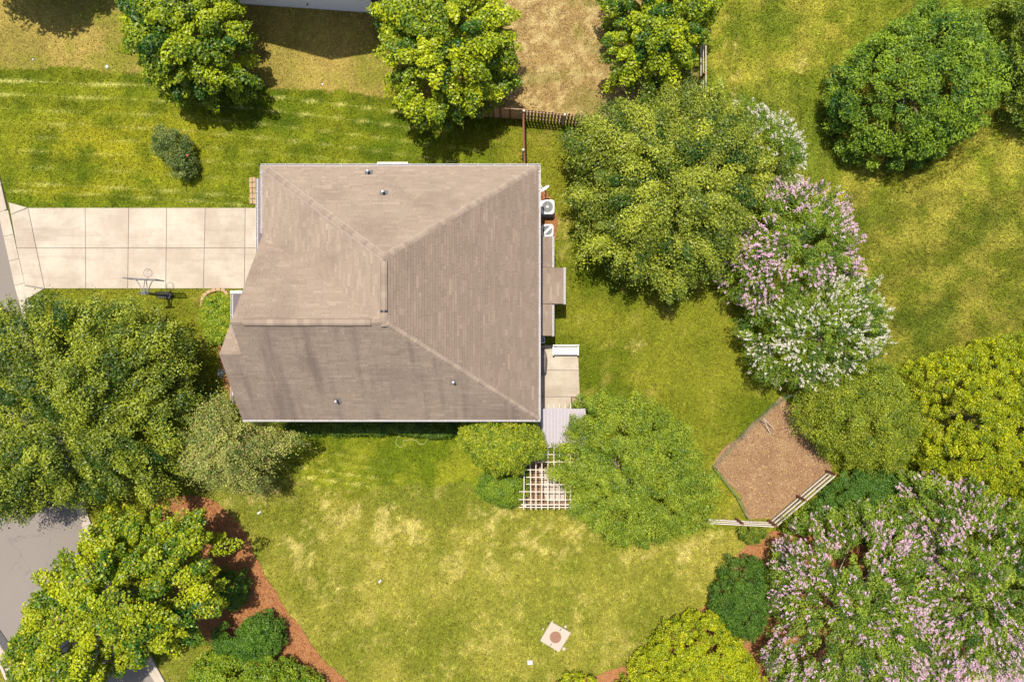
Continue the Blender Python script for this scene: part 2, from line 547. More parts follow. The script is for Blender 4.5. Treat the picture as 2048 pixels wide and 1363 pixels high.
def lawn_colour(X, Y):
    w = 0.25
    Xw = X + (fbm(X, Y, 0.8, 3) - .5) * 2 * w
    Yw = Y + (fbm(X, Y, 0.8, 9) - .5) * 2 * w
    n1, n2, n3, n4 = fbm(X, Y, 3.2, 1), fbm(X, Y, 0.9, 2), fbm(X, Y, 0.28, 4, 2), fbm(X, Y, 7.5, 6)
    G = lambda r, g, b: lin(r, g, b)
    def mix(a, b, t): return a * (1 - t[:, None]) + b * t[:, None]
    k = np.ones_like(X)
    # back yard: yellow green
    c = mix(mix(G(98, 108, 22), G(132, 130, 40), sstep(.3, .7, n1)), G(156, 138, 72), sstep(.58, .82, n2) * .5)
    # front lawn: lusher, with the mower's lines
    i = inside(Xw, Yw, FRONT)
    cf = mix(G(92, 107, 20), G(132, 134, 34), sstep(.3, .7, n1 * .5 + n2 * .5))
    px, py = X / .03003 + 1024, 681.5 - Y / .03003
    s = py - (.03 * px + .00006 * px ** 2) + (vnoise(X, Y, 5, 21) - .5) * 5
    cf = cf * (1 + .07 * np.sin((s - 160) / 28 * math.pi))[:, None]
    yel = np.exp(-((px - 250) / 170) ** 2 - ((py - 285) / 60) ** 2) + .7 * np.exp(-((px - 160) / 120) ** 2 - ((py - 380) / 16) ** 2)
    cf = mix(cf, G(178, 162, 40), np.clip(yel, 0, 1) * (.25 + .75 * sstep(.25, .7, n2)) * .6)
    brk = vnoise(X, Y, 1.3, 31) * .6 + vnoise(X, Y, .3, 35) * .4
    for s0, k0 in ((160, 1.0), (188, .8), (217, .4), (244, .45), (272, .3), (300, .35), (332, .25), (365, .6), (381, .45)):
        ln = np.exp(-((s - s0) / 1.25) ** 2) * k0 * (.6 + .4 * sstep(.2, .5, brk))
        cf = mix(cf, G(210, 200, 120), np.clip(ln, 0, .95))
    c = np.where(i[:, None], cf, c)
    # side lawn near the house
    i = inside(Xw + (n1 - .5) * 2.5, Yw + (n2 - .5) * 2.5, SLAWN)
    cs = mix(G(106, 118, 24), G(140, 140, 40), sstep(.3, .7, n2))
    s = py - .14 * (px - 614) + (vnoise(X, Y, 4, 22) - .5) * 4
    for s0, k0 in ((936, .7), (954, .9), (973, .8), (918, .35), (900, .3)):
        ln = np.exp(-((s - s0) / 1.25) ** 2) * k0 * (.55 + .45 * sstep(.2, .5, brk)) * sstep(820, 700, px)
        cs = mix(cs, G(214, 202, 116), np.clip(ln, 0, .9))
    cs = cs * (1 - .10 * sstep(.3, .7, .5 + .5 * np.sin((s - 945) / 18 * 2 * math.pi)) * sstep(820, 700, px))[:, None]
    c = np.where(i[:, None], cs, c)
    # side yard
    i = inside(Xw + (n2 - .5) * 2, Yw + (n1 - .5) * 2.5, SIDE)
    cs = mix(mix(G(126, 126, 44), G(156, 146, 64), sstep(.3, .7, n1)), G(112, 120, 38), sstep(.5, .75, n4) * .6)
    cs = mix(cs, G(186, 164, 100), sstep(.5, .8, n2 * .6 + n3 * .4) * .5)
    c = np.where(i[:, None], cs, c)
    # meadow
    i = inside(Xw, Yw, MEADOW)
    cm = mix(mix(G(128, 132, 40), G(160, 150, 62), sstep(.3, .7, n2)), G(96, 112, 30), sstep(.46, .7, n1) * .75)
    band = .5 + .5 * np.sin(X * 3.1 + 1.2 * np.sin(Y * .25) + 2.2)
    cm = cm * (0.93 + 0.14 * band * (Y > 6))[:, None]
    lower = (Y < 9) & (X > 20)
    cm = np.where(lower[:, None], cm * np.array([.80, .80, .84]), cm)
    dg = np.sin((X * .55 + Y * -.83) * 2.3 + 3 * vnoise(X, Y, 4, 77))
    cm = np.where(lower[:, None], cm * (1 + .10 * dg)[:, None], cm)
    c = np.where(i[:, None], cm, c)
    # neighbour's dry lawn
    i = inside(Xw, Yw, NEIGH)
    cn = mix(mix(G(156, 138, 74), G(180, 154, 90), sstep(.35, .7, n1)), G(136, 134, 50), sstep(.5, .7, n4 * .6 + n2 * .4) * .8)
    c = np.where(i[:, None], cn, c)
    i = inside(Xw, Yw, STRAW)
    cn = mix(mix(G(168, 136, 96), G(196, 168, 126), sstep(.4, .7, n3)), G(130, 120, 62), sstep(.5, .72, n1 * .55 + n2 * .45) * .85)
    c = np.where(i[:, None], cn, c)
    for (dx, dy, rx, ry, st) in DRY:
        q = P(dx, dy)
        r = ((X - q[0]) / (rx * .03)) ** 2 + ((Y - q[1]) / (ry * .03)) ** 2
        t = np.exp(-r * .9) * st * sstep(.34, .66, n2 * .6 + n3 * .4) * 1.15
        t = t * sstep(.15, .75, .35 + t - vnoise(X, Y, .10, 63) * .8)
        c = mix(c, G(204, 182, 118), np.clip(t, 0, .55))
    # deeper green close to the lawn's rim along drive and kerb
    return np.clip(c * np.array([0.80, 0.86, 0.74]) * (.80 + .40 * (n3 * .45 + n2 * .55))[:, None], 0.004, 0.6)


# ------------------------------------------------------------------ ground
xs = np.arange(-37.0, 37.01, 0.2)
ys = np.arange(-25.0, 25.01, 0.2)
GX, GY = np.meshgrid(xs, ys)
gx, gy = GX.ravel(), GY.ravel()
gz = (fbm(gx, gy, 2.0, 40) - .5) * 0.03
gz -= 0.03
flat = inside(gx, gy, ROAD) | inside(gx, gy, ROAD_R)
nx, ny = len(xs), len(ys)
idx = np.arange(nx * ny).reshape(ny, nx)
F = np.stack([idx[:-1, :-1], idx[:-1, 1:], idx[1:, 1:], idx[1:, :-1]], -1).reshape(-1, 4)
V = np.stack([gx, gy, gz], -1)
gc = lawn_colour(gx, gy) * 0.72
# outer skirt to the horizon
R = 900.0
ring = [(-37, -25), (37, -25), (37, 25), (-37, 25)]
n0 = len(V)
sk = np.array([(x, y, -0.05) for x, y in [(-37.0, -25.0), (37.0, -25.0), (37.0, 25.0), (-37.0, 25.0)]] + [(-R, -R, -0.3), (R, -R, -0.3), (R, R, -0.3), (-R, R, -0.3)])
V = np.vstack([V, sk])
SF = np.array([[n0 + a, n0 + (a + 1) % 4, n0 + 4 + (a + 1) % 4, n0 + 4 + a] for a in range(4)])
SF = SF[:, ::-1]
F = np.vstack([F, SF])
gc = np.vstack([gc, np.tile(lin(128, 128, 44) * .6, (8, 1))])
g = np_mesh('ground', V, F, gc, M['ground'])
tag(g, kind='structure', label='lawn soil sheet under the grass of the whole plot', cat='ground')


def sheet(name, poly, z, mat, step=0.25, amp=0.0, **kw):
    """a slab whose upper side is a triangulated polygon"""
    b = MB(); b.prism(poly, z - 0.12, z)
    return tag(b.build(name, mat), **kw)


sheet('road', ROAD, 0.0, M['asphalt'], kind='structure')
sheet('road', ROAD_R, -0.002, M['asphalt'], kind='structure')
sheet('pine_straw_bed', MULCH_L, 0.012, M['mulch'], kind='structure')
sheet('pine_straw_bed', MULCH_R, 0.012, M['mulch'], kind='structure')
sheet('pine_straw_bed', MULCH_AC, 0.012, M['mulch'], kind='structure')
sheet('pine_straw_bed', MULCH_F, 0.012, M['mulch'], kind='structure')
sheet('dirt_ground', PP([(1046, 900), (1162, 900), (1162, 1012), (1046, 1012)]), 0.008, M['dirt'], kind='structure')
sheet('dirt_pen_ground', PEN, 0.012, M['dirt'], kind='structure')


def offset_line(pts, d):
    out = []
    for i, p in enumerate(pts):
        a, b = Vector(pts[max(i - 1, 0)]), Vector(pts[min(i + 1, len(pts) - 1)])
        t = (b - a).normalized()
        out.append((p[0] - t.y * d, p[1] + t.x * d))
    return out


def resample(pts, step):
    out = [pts[0]]; acc = 0.0
    for a, b in zip(pts, pts[1:]):
        L = math.dist(a, b); d = step - acc
        while d <= L:
            out.append((a[0] + (b[0] - a[0]) * d / L, a[1] + (b[1] - a[1]) * d / L)); d += step
        acc = (acc + L) % step
    return out


def kerb(line, side, skip=None):
    root = empty('kerb', (*line[0], 0)); tag(root, kind='structure')
    pts = resample(line, 1.5)
    for d0, d1, z in ((0.0, 0.17, 0.12), (0.17, 0.62, 0.015)):
        A, B = offset_line(pts, side * d0), offset_line(pts, side * d1)
        for i in range(len(pts) - 1):
            hz = z
            low = z > 0.1 and skip and skip[0] < pts[i][1] < skip[1]
            if low: hz = 0.03
            t = Vector(A[i + 1]) - Vector(A[i]); t.normalize(); e = t * 0.012
            q = [(A[i][0] + e.x, A[i][1] + e.y), (A[i + 1][0] - e.x, A[i + 1][1] - e.y), (B[i + 1][0] - e.x, B[i + 1][1] - e.y), (B[i][0] + e.x, B[i][1] + e.y)]
            b = MB(); b.prism(q, -0.15, hz, inset=0.01)
            b.build('kerb_segment' if z > .1 else 'gutter_pan', M['concrete'], root)
    return root


kerb(KERB, -1, (2.2, 9.0))
kerb(KERB2, 1)
KERB3 = PP([(1920, 1440), (1958, 1368), (1983, 1343), (2050, 1329), (2200, 1297)])
kerb(KERB3, 1)

# driveway: separate cast panels with recessed joints
drv = empty('driveway', P(300, 500)); tag(drv, kind='structure')
GAP = 0.028
cols = [[(90, 577), (57, 416)], [(172, 577), (171, 415)], [(256, 577), (258, 415)], [(332, 577), (334, 415)], [(407, 577), (411, 415)], [(489, 577), (491, 415)], [(580, 577), (580, 415)]]
def slab(poly, parent, name='concrete_panel', z=0.035, mat='concrete'):
    q = PP(poly)
    if poly_area(q) < 0: q = q[::-1]
    q = inset_poly(q, GAP / 2)
    b = MB(); b.prism(q, -0.1, z, inset=0.008)
    return b.build(name, M[mat], parent)
def at_y(edge, y):
    (x0, y0), (x1, y1) = edge
    t = (y - y0) / (y1 - y0)
    return (x0 + (x1 - x0) * t, y)
for a, b_ in zip(cols, cols[1:]):
    slab([at_y(a, 577), at_y(b_, 577), at_y(b_, 496), at_y(a, 496)], drv)
    slab([at_y(a, 496), at_y(b_, 496), at_y(b_, 415.5), at_y(a, 415.5)], drv)
slab([(34, 496), (73, 496), (57, 416), (22, 429)], drv)
slab([(50, 570), (90, 577), (73, 496), (34, 496)], drv)
slab([(17, 404), (22, 429), (56, 415)], drv)
slab([(55, 598), (88, 578), (50, 571)], drv)
b = MB(); b.prism(inset_poly(PP([(55, 598), (90, 577), (575, 577), (575, 415), (57, 415), (17, 404)]), .02), -.1, .008)
o = b.build('joint_fill', M['iron'], drv)

pat = empty('patio', P(1120, 750)); tag(pat, kind='structure')
slab([(1060, 690), (1156, 688), (1158, 740), (1060, 740)], pat)
slab([(1060, 740), (1158, 740), (1160, 793), (1060, 793)], pat)
slab([(1060, 793), (1160, 793), (1160, 900), (1060, 900)], pat)
slab([(1076, 936), (1104, 934), (1130, 968), (1128, 1003), (1092, 1003)], pat)
b = MB(); b.prism(inset_poly(PP([(1060, 898), (1159, 898), (1156, 690), (1062, 690)]), .03), -.1, .01)
b.build('joint_fill', M['iron'], pat)

# ------------------------------------------------------------------ house
ZE, ZR, EXT = 5.6, 9.57, 0.14
XW, XE, YN, YS = -12.94, 1.36, 9.05, -4.05
XR, YA, YB, YV = -5.90, 3.87, 0.86, 5.47
XF, Y2 = -13.98, -0.62
SS = (ZR - ZE) / (YB - YS)
Z2 = ZR - SS * (YB - Y2)
house = empty('house', ((XW + XE) / 2, (YN + YS) / 2, 0))
tag(house, 'large house with brown hip and gable shingle roof and white gutters', 'house')
nw, ne, se = (XW, YN, ZE), (XE, YN, ZE), (XE, YS, ZE)
A_, B_ = (XR, YA, ZR), (XR, YB, ZR)
V_, G_ = (XW, YV, ZE), (XW, YB, ZR)
SL_S = (YS, ZE, SS)
def south_z(y): return ZE + SS * (y - YS)
planes = {
    'north': ([ne, nw, A_],),
    'east': ([se, ne, A_, B_],),
    'west': ([nw, V_, B_, A_],),
    'gable': ([V_, G_, B_],),
    'south': ([(XW, YS, ZE), se, B_, G_], [(XF, YS, ZE), (XW, YS, ZE), (XW, Y2, Z2), (XF, Y2, Z2)]),
    'dormer': ([(XW, 2.85, Z2 - 0.86 * (2.85 - Y2)), (XF, 2.85, Z2 - 0.86 * (2.85 - Y2)), (XF, Y2, Z2), (XW, Y2, Z2)],),
}
deck = MB()
rows = []
rs = random.Random(3)
def plane_frame(pts):
    a, b, c = (Vector(p) for p in pts[:3])
    n = (b - a).cross(c - a).normalized()
    if n.z < 0: n = -n
    u = Vector((0, 0, 1)).cross(n).normalized()       # along the eave
    v = n.cross(u).normalized()                        # up the slope
    return n, u, v
def shingle_plane(polys, out, exts=EXT, thick=0.011, tones=(0.5, 0.22), wmin=0.3, wmax=0.85, pop=1.0):
    n, u, v = plane_frame(polys[0])
    low = min((Vector(p) for q in polys for p in q), key=lambda p: p.z)
    o = low
    P2 = []
    for q in polys:
        w = [((Vector(p) - o).dot(u), (Vector(p) - o).dot(v)) for p in q]
        if poly_area(w) < 0: w = w[::-1]
        P2.append(w)
    umin = min(p[0] for w in P2 for p in w); umax = max(p[0] for w in P2 for p in w)
    vmax = max(p[1] for w in P2 for p in w)
    r = 0
    while r * exts < vmax:
        v0, v1 = r * exts, (r + 1) * exts
        x = umin - rs.random() * wmax
        while x < umax:
            wd = rs.uniform(wmin, wmax) if rs.random() < .6 else rs.uniform(.16, .4)
            q = rs.random()
            tone = min(1, max(0, rs.gauss(tones[0], tones[1] * .25) + (0.26 * pop if q < .10 else (-.10 * pop if q < .2 else 0))))
            rect = [(x + .003, v0), (x + wd - .003, v0), (x + wd - .003, v1 + .004), (x + .003, v1 + .004)]
            lift = rs.uniform(.8, 1.35)
            for w in P2:
                c = clip_convex(rect, w)
                if len(c) < 3 or abs(poly_area(c)) < .002: continue
                top = [o + u * a + v * b_ + n * (.004 + thick * lift * (1 - (b_ - v0) / exts * .8)) for a, b_ in c]
                bot = [o + u * a + v * b_ + n * .001 for a, b_ in c]
                out.append((abs(poly_area(c)) * n.z, bot, top, tone))
            x += wd
        r += 1
shingles = []
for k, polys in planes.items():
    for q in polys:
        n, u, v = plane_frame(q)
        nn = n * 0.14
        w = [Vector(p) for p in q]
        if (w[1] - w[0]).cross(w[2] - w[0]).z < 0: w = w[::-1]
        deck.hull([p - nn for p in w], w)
    shingle_plane(polys, shingles, tones=({'east': .08, 'south': .30}.get(k, .48), 0.22), thick={'east': .030, 'south': .024}.get(k, .015), pop={'east': .45, 'south': .5}.get(k, .7))  # east and south darkened: dirtier slopes, plus shade away from the sun as colour
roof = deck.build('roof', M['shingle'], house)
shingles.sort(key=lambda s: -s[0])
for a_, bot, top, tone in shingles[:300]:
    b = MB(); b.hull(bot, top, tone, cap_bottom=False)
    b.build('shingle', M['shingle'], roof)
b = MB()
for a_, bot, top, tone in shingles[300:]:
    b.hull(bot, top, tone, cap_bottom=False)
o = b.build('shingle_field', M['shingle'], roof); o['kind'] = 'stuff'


def caps(p0, p1, n1, n2, w=0.16, step=0.2, name='hip_cap', lift=0.03):
    p0, p1 = Vector(p0), Vector(p1)
    t = (p1 - p0).normalized(); L = (p1 - p0).length
    s1 = t.cross(n1).normalized(); s2 = n2.cross(t).normalized()
    if s1.z > 0: s1 = -s1
    if s2.z > 0: s2 = -s2
    up = (n1 + n2).normalized()
    if name == 'hip_cap':  # added dark strips that draw the gap line along both cap edges
        for s_, n_ in ((s1, n1), (s2, n2)):
            fl = MB(); q = [p0 + s_ * (w + .028) + n_ * .019, p1 + s_ * (w + .028) + n_ * .019, p1 + s_ * .02 + n_ * .019, p0 + s_ * .02 + n_ * .019]
            fl.hull([p - n_ * .006 for p in q], q); fl.build('hip_gap_strip', M['gutter_in'], roof)
    b = MB()
    l = step * 1.25
    def ring(d, k): return [t * d + s1 * w + n1 * (k + .008), t * d + s1 * w * .35 + n1 * (k + .016), t * d + up * (k + .022), t * d + s2 * w * .35 + n2 * (k + .016), t * d + s2 * w + n2 * (k + .008)]
    lo, hi = ring(0, lift), ring(l, lift - .012)
    lo0, hi0 = ring(0, -.004), ring(l, -.004)
    for i in range(4): b.poly([lo[i], lo[i + 1], hi[i + 1], hi[i]])
    for i in range(4): b.poly([lo0[i], lo0[i + 1], lo[i + 1], lo[i]])
    b.poly([lo0[0], lo[0], hi[0], hi0[0]]); b.poly([lo0[4], hi0[4], hi[4], lo[4]])
    me = b.mesh(name, M['cap'])
    k = 0
    base = roof.location
    while k * step < L - step * .3:
        o = link(name, me, roof)
        o.location = p0 + t * (k * step)
        k += 1
nN, nE, nW, nG, nS = (plane_frame(planes[k][0])[0] for k in ('north', 'east', 'west', 'gable', 'south'))
caps(nw, A_, nW, nN, w=0.15)
caps(ne, A_, nN, nE, w=0.13)
caps(se, B_, nE, nS, w=0.13)
nD = plane_frame(planes['dormer'][0])[0]
# raised ridge vents with caps on top
def ridge_vent(p0, p1, n1, n2, s):
    p0, p1, s = Vector(p0), Vector(p1), Vector(s)
    b = MB(); up = Vector((0, 0, 1))
    prof = [(-.17, -.12), (-.17, -.03), (-.05, .055), (.05, .055), (.17, -.03), (.17, -.12)]
    b.hull([p0 + s * a + up * c for a, c in prof][::-1], [p1 + s * a + up * c for a, c in prof][::-1])
    o = b.build('ridge_vent', M['dark'], roof)
    d = (p1 - p0); L = d.length; d.normalize()
    c = MB()
    pr = [(-.155, .005), (-.06, .072), (.06, .072), (.155, .005)]
    for i in range(3):
        c.poly([s * pr[i][0] + up * pr[i][1], s * pr[i + 1][0] + up * pr[i + 1][1], d * .29 + s * pr[i + 1][0] + up * (pr[i + 1][1] - .008), d * .29 + s * pr[i][0] + up * (pr[i][1] - .008)])
    c.poly([s * q[0] + up * q[1] for q in pr])
    me = c.mesh('ridge_cap', M['cap'])
    for k in range(int(L / .28)):
        o = link('ridge_cap', me, roof); o.location = p0 + d * (k * .28)
ridge_vent((XR, YA - .2, ZR), (XR, YB + .45, ZR), nW, nE, (1, 0, 0))
ridge_vent((XW + .55, YB, ZR), (XR - .6, YB, ZR), nG, nS, (0, 1, 0))
caps((XR, YB + .45, ZR), (XR, YB - .05, ZR), nE, nW, w=.17, name='ridge_cap')
caps((XR - .6, YB, ZR), (XR + .05, YB, ZR), nG, nS, w=.17, name='ridge_cap')
caps((XW, YB, ZR), (XW + .55, YB, ZR), nG, nS, w=.17, name='ridge_cap')
caps((XF, Y2, Z2), (XW, Y2, Z2), nD, nS, w=.13, name='ridge_cap')
# white gutters with straps
def gutter(a, b_, out, mouth=0.125, parent=house, straps=True, step=0.92):
    a, b_, out = Vector(a), Vector(b_), Vector(out)
    d = (b_ - a).normalized()
    m = MB(); up = Vector((0, 0, 1))
    prof = [(.0, 0), (.0, -.12), (.09, -.12), (mouth, -.01), (mouth, .012), (mouth - .022, .012), (mouth - .022, -.012), (.08, -.1), (.016, -.1), (.016, 0)]
    m.hull([a + out * p + up * q for p, q in prof], [b_ + out * p + up * q for p, q in prof])
    g_ = m.build('gutter', M['gutter_white'], parent)
    m = MB(); m.hull([a + out * p + up * q for p, q in ((.02, -.098), (.08, -.098), (.1, -.06), (.02, -.06))], [b_ + out * p + up * q for p, q in ((.02, -.098), (.08, -.098), (.1, -.06), (.02, -.06))])
    m.build('gutter_debris', M['gutter_in'], g_)
    if straps:
        L = (b_ - a).length
        m = MB(); m.hull([out * p + up * q - d * .014 for p, q in ((.0, .006), (mouth, .016), (mouth, .024), (.0, .014))], [out * p + up * q + d * .014 for p, q in ((.0, .006), (mouth, .016), (mouth, .024), (.0, .014))])
        me = m.mesh('gutter_strap', M['gutter_white'])
        k = .3
        while k < L - .1:
            o = link('gutter_strap', me, g_); o.location = a + d * k; k += step * rs.uniform(.85, 1.15)
    return g_
gutter((XW - .11, YN, ZE), (XE + .11, YN, ZE), (0, 1, 0))
gutter((XE, YN, ZE), (XE, YS, ZE), (1, 0, 0))
gutter((XE + .11, YS, ZE), (XF, YS, ZE), (0, -1, 0))
gutter((XW, YV + .1, ZE), (XW, YN, ZE), (-1, 0, 0))
# rake boards of the front gables
b = MB()
for a, c in (((XW, YV, ZE), (XW, YB, ZR)), ((XW, YB, ZR), (XW, Y2, Z2)), ((XF, Y2, Z2), (XF, YS, ZE)), ((XF, 2.85, Z2 - .86 * (2.85 - Y2)), (XF, Y2, Z2))):
    b.bar(Vector(a) + Vector((.05, 0, -.17)), Vector(c) + Vector((.05, 0, -.17)), .03, .19)
b.build('rake_board', M['white'], house)
# walls with lapped siding
def siding(b, p0, p1, z0, z1, out, row=0.13):
    p0, p1, out = Vector((*p0, 0)), Vector((*p1, 0)), Vector((*out, 0))
    z = z0
    while z < z1 - .02:
        t = min(z + row, z1)
        b.poly([p0 + out * .022 + Vector((0, 0, z)), p1 + out * .022 + Vector((0, 0, z)), p1 + out * .004 + Vector((0, 0, t)), p0 + out * .004 + Vector((0, 0, t))])
        b.poly([p0 + Vector((0, 0, z)), p1 + Vector((0, 0, z)), p1 + out * .022 + Vector((0, 0, z)), p0 + out * .022 + Vector((0, 0, z))])
        z += row
b = MB()
ZW = 5.3
b.prism(HOUSE, -.1, ZW)
b.hull([(XW + .3, 5.1, ZW), (XW + .3, -3.6, ZW), (XW + .3, YB, 8.95)], [(-8, 5.1, ZW), (-8, -3.6, ZW), (-8, YB, 8.95)])
b.hull([(XF + .4, 2.5, ZW - .1), (XF + .4, -3.6, ZW - .1), (XF + .4, Y2, 7.95)], [(-12, 2.5, ZW - .1), (-12, -3.6, ZW - .1), (-12, Y2, 7.95)])
b.build('wall', M['siding'], house)
b = MB()
for i in range(len(HOUSE)):
    p, q = HOUSE[i], HOUSE[(i + 1) % len(HOUSE)]
    e = Vector((q[0] - p[0], q[1] - p[1])).normalized()
    siding(b, p, q, 0.2, ZW, (e.y, -e.x))
o = b.build('siding', M['siding'], house); o['kind'] = 'stuff'

# plumbing vents
for (px, py, pl) in ((738, 345, 'north'), (768, 386, 'north'), (675, 801, 'south'), (908, 763, 'south')):
    q = planes[pl][0]; n, u, v = plane_frame(q)
    o0 = Vector((0, 0, CAM_H)); d = Vector((*P(px, py, 0)[:2], 0)) - o0
    t = (Vector(q[0]) - o0).dot(n) / d.dot(n)
    c = o0 + d * t
    m = MB(); m.hull([c + u * a + v * e for a, e in ((-.2, -.17), (.2, -.17), (.2, .17), (-.2, .17))], [c + u * a + v * e + n * .022 for a, e in ((-.2, -.17), (.2, -.17), (.2, .17), (-.2, .17))])
    vp = MB(); vp.lathe(c - Vector((0, 0, .1)), [(.075, 0), (.06, .2), (.055, .42), (.05, .5)], 14)
    vo_ = vp.build('vent_pipe', M['lead'], house)
    m.build('flashing', M['acgrey'] if pl == 'north' else M['acgrey'], vo_)
    m = MB(); m.lathe(c + Vector((0, 0, .36)), [(.052, 0), (.066, .01), (.062, .06), (.03, .075)], 14)
    m.build('pipe_collar', M['steel'], vo_)

# pent roof above the garage door: a row of dark grey shingles, white gutter
px0, py0, _ = P(513, 359, 2.9)
pr = MB(); pr.hull([(px0 + .1, 4.6, 2.82), (px0 + .1, 9.05, 2.82), (-12.45, 9.05, 3.3), (-12.45, 4.6, 3.3)], [(px0 + .1, 4.6, 2.9), (px0 + .1, 9.05, 2.9), (-12.45, 9.05, 3.6), (-12.45, 4.6, 3.6)])
pent = pr.build('pent_roof', M['iron'], house)
k = 0; y = 4.6
while y < 9.0:
    for j in range(4):
        f0, f1 = j / 4, (j + 1) / 4
        xa, xb = px0 + .1 + (-12.45 - px0 - .1) * f0, px0 + .1 + (-12.45 - px0 - .1) * f1
        za, zb_ = 2.9 + .7 * f0, 2.9 + .7 * f1
        yy0, yy1 = y + .012, min(y + .44, 9.05) - .012
        b = MB(); b.hull([(xa, yy1, za + .002), (xa, yy0, za + .002), (xb, yy0, zb_ + .002), (xb, yy1, zb_ + .002)], [(xa, yy1, za + .022), (xa, yy0, za + .022), (xb, yy0, zb_ + .008), (xb, yy1, zb_ + .008)])
        b.build('shingle', M['pent'], pent)
    y += .455
gutter((px0 + .1, 4.6, 2.9), (px0 + .1, 9.07, 2.9), (-1, 0, 0), .14)
# porch roof in front of the entrance: only its rim shows beyond the main roof
qx, qy, _ = P(462, 582, 2.9)
b = MB(); b.hull([(qx + .12, -3.5, 2.82), (qx + .12, qy - .12, 2.82), (-13.3, qy - .12, 3.2), (-13.3, -3.5, 3.2)], [(qx + .12, -3.5, 2.9), (qx + .12, qy - .12, 2.9), (-13.3, qy - .12, 3.55), (-13.3, -3.5, 3.55)])
porch = b.build('porch_roof', M['iron'], house)
y = -3.5
while y < qy - .2:
    for j in range(4):
        f0, f1 = j / 4, (j + 1) / 4
        x0_, x1_ = qx + .12, -13.3
        xa, xb = x0_ + (x1_ - x0_) * f0, x0_ + (x1_ - x0_) * f1
        za, zb_ = 2.9 + .65 * f0, 2.9 + .65 * f1
        yy0, yy1 = y + .012, min(y + .44, qy - .12) - .012
        b = MB(); b.hull([(xa, yy1, za + .002), (xa, yy0, za + .002), (xb, yy0, zb_ + .002), (xb, yy1, zb_ + .002)], [(xa, yy1, za + .022), (xa, yy0, za + .022), (xb, yy0, zb_ + .008), (xb, yy1, zb_ + .008)])
        b.build('shingle', M['pent'], porch)
    y += .455
gutter((qx + .12, -3.5, 2.9), (qx + .12, qy, 2.9), (-1, 0, 0), .14)
b = MB(); b.bar((qx, qy - .06, 2.9), (-13.3, qy - .06, 3.35), .16, .16); b.build('rake_board', M['white'], house)
for yy in (-3.3, qy - .35):
    b = MB(); b.box(qx + .2, qx + .36, yy, yy + .16, 0, 2.85); b.build('porch_post', M['white'], house)
# bump-outs along the back wall, each with a low shed roof
def shed(x0, x1, y0, y1, z0, z1, name='shed_roof'):
    b = MB(); b.hull([(x1, y0, z0 - .08), (x1, y1, z0 - .08), (x0, y1, z1 - .08), (x0, y0, z1 - .08)], [(x1, y0, z0), (x1, y1, z0), (x0, y1, z1), (x0, y0, z1)])
    d = b.build(name, M['soffit'], house)
    sh = []
    shingle_plane([[(x1, y0, z0), (x1, y1, z0), (x0, y1, z1), (x0, y0, z1)]], sh, tones=(.3, .2), thick=.02)
    for a_, bot, top, tone in sh:
        m = MB(); m.hull(bot, top, tone, cap_bottom=False); m.build('shingle', M['shingle'], d)
    return d
bx = lambda px, z: P(px, 0, z)[0]
by = lambda py, z: P(0, py, z)[1]
shed(.98, bx(1104, 2.75), by(671, 2.75), by(608, 2.75), 2.75, 3.2)
shed(.98, bx(1104, 2.75), by(534, 2.75), by(474, 2.75), 2.75, 3.2)
shed(.98, bx(1127, 2.6), by(607, 2.7), by(535, 2.7), 2.6, 3.2)
gutter((bx(1104, 2.75), by(534, 2.75), 2.74), (bx(1104, 2.75), by(472, 2.75), 2.74), (1, 0, 0))
gutter((bx(1104, 2.75), by(672, 2.75), 2.74), (bx(1104, 2.75), by(609, 2.75), 2.74), (1, 0, 0))
gutter((bx(1127, 2.6), by(608, 2.7), 2.59), (bx(1127, 2.6), by(534, 2.7), 2.59), (1, 0, 0))
b = MB(); b.box(.95, bx(1098, 2.7), by(668, 2.75), by(478, 2.75), 0, 2.65); b.box(bx(1098, 2.7) + .002, bx(1121, 2.6), by(604, 2.7), by(539, 2.7), 0, 2.5)
b.build('bump_out_wall', M['siding'], house)
# narrow bay on the north wall
y0 = by(323.5, 3.2)
shb = MB(); shb.box(bx(756, 3.2), bx(815, 3.2), 8.6, y0 - .1, 0, 3.05); shb.build('bay_wall', M['siding'], house)
b = MB(); b.box(bx(754, 3.2), bx(816, 3.2), y0 - .17, y0, 3.02, 3.2, inset=.008); bay = b.build('bay_trim', M['bleached'], house)
for i in range(18):
    x = bx(757, 3.2) + i * (bx(814, 3.2) - bx(757, 3.2)) / 18
    b = MB(); b.hull([(x, y0 - .19, 3.1), (x + .085, y0 - .19, 3.1), (x + .085, 8.7, 3.35), (x, 8.7, 3.35)][::-1], [(x, y0 - .19, 3.14 + .012 * (i % 2)), (x + .085, y0 - .19, 3.14 + .012 * (i % 2)), (x + .085, 8.7, 3.39), (x, 8.7, 3.39)][::-1])
    b.build('bay_slat', M['redwood'], house)
b = MB(); b.box(bx(752.5, 3.2), bx(755.5, 3.2), y0 - .3, y0 - .12, 0.1, 3.22); b.build('downspout', M['white'], house)

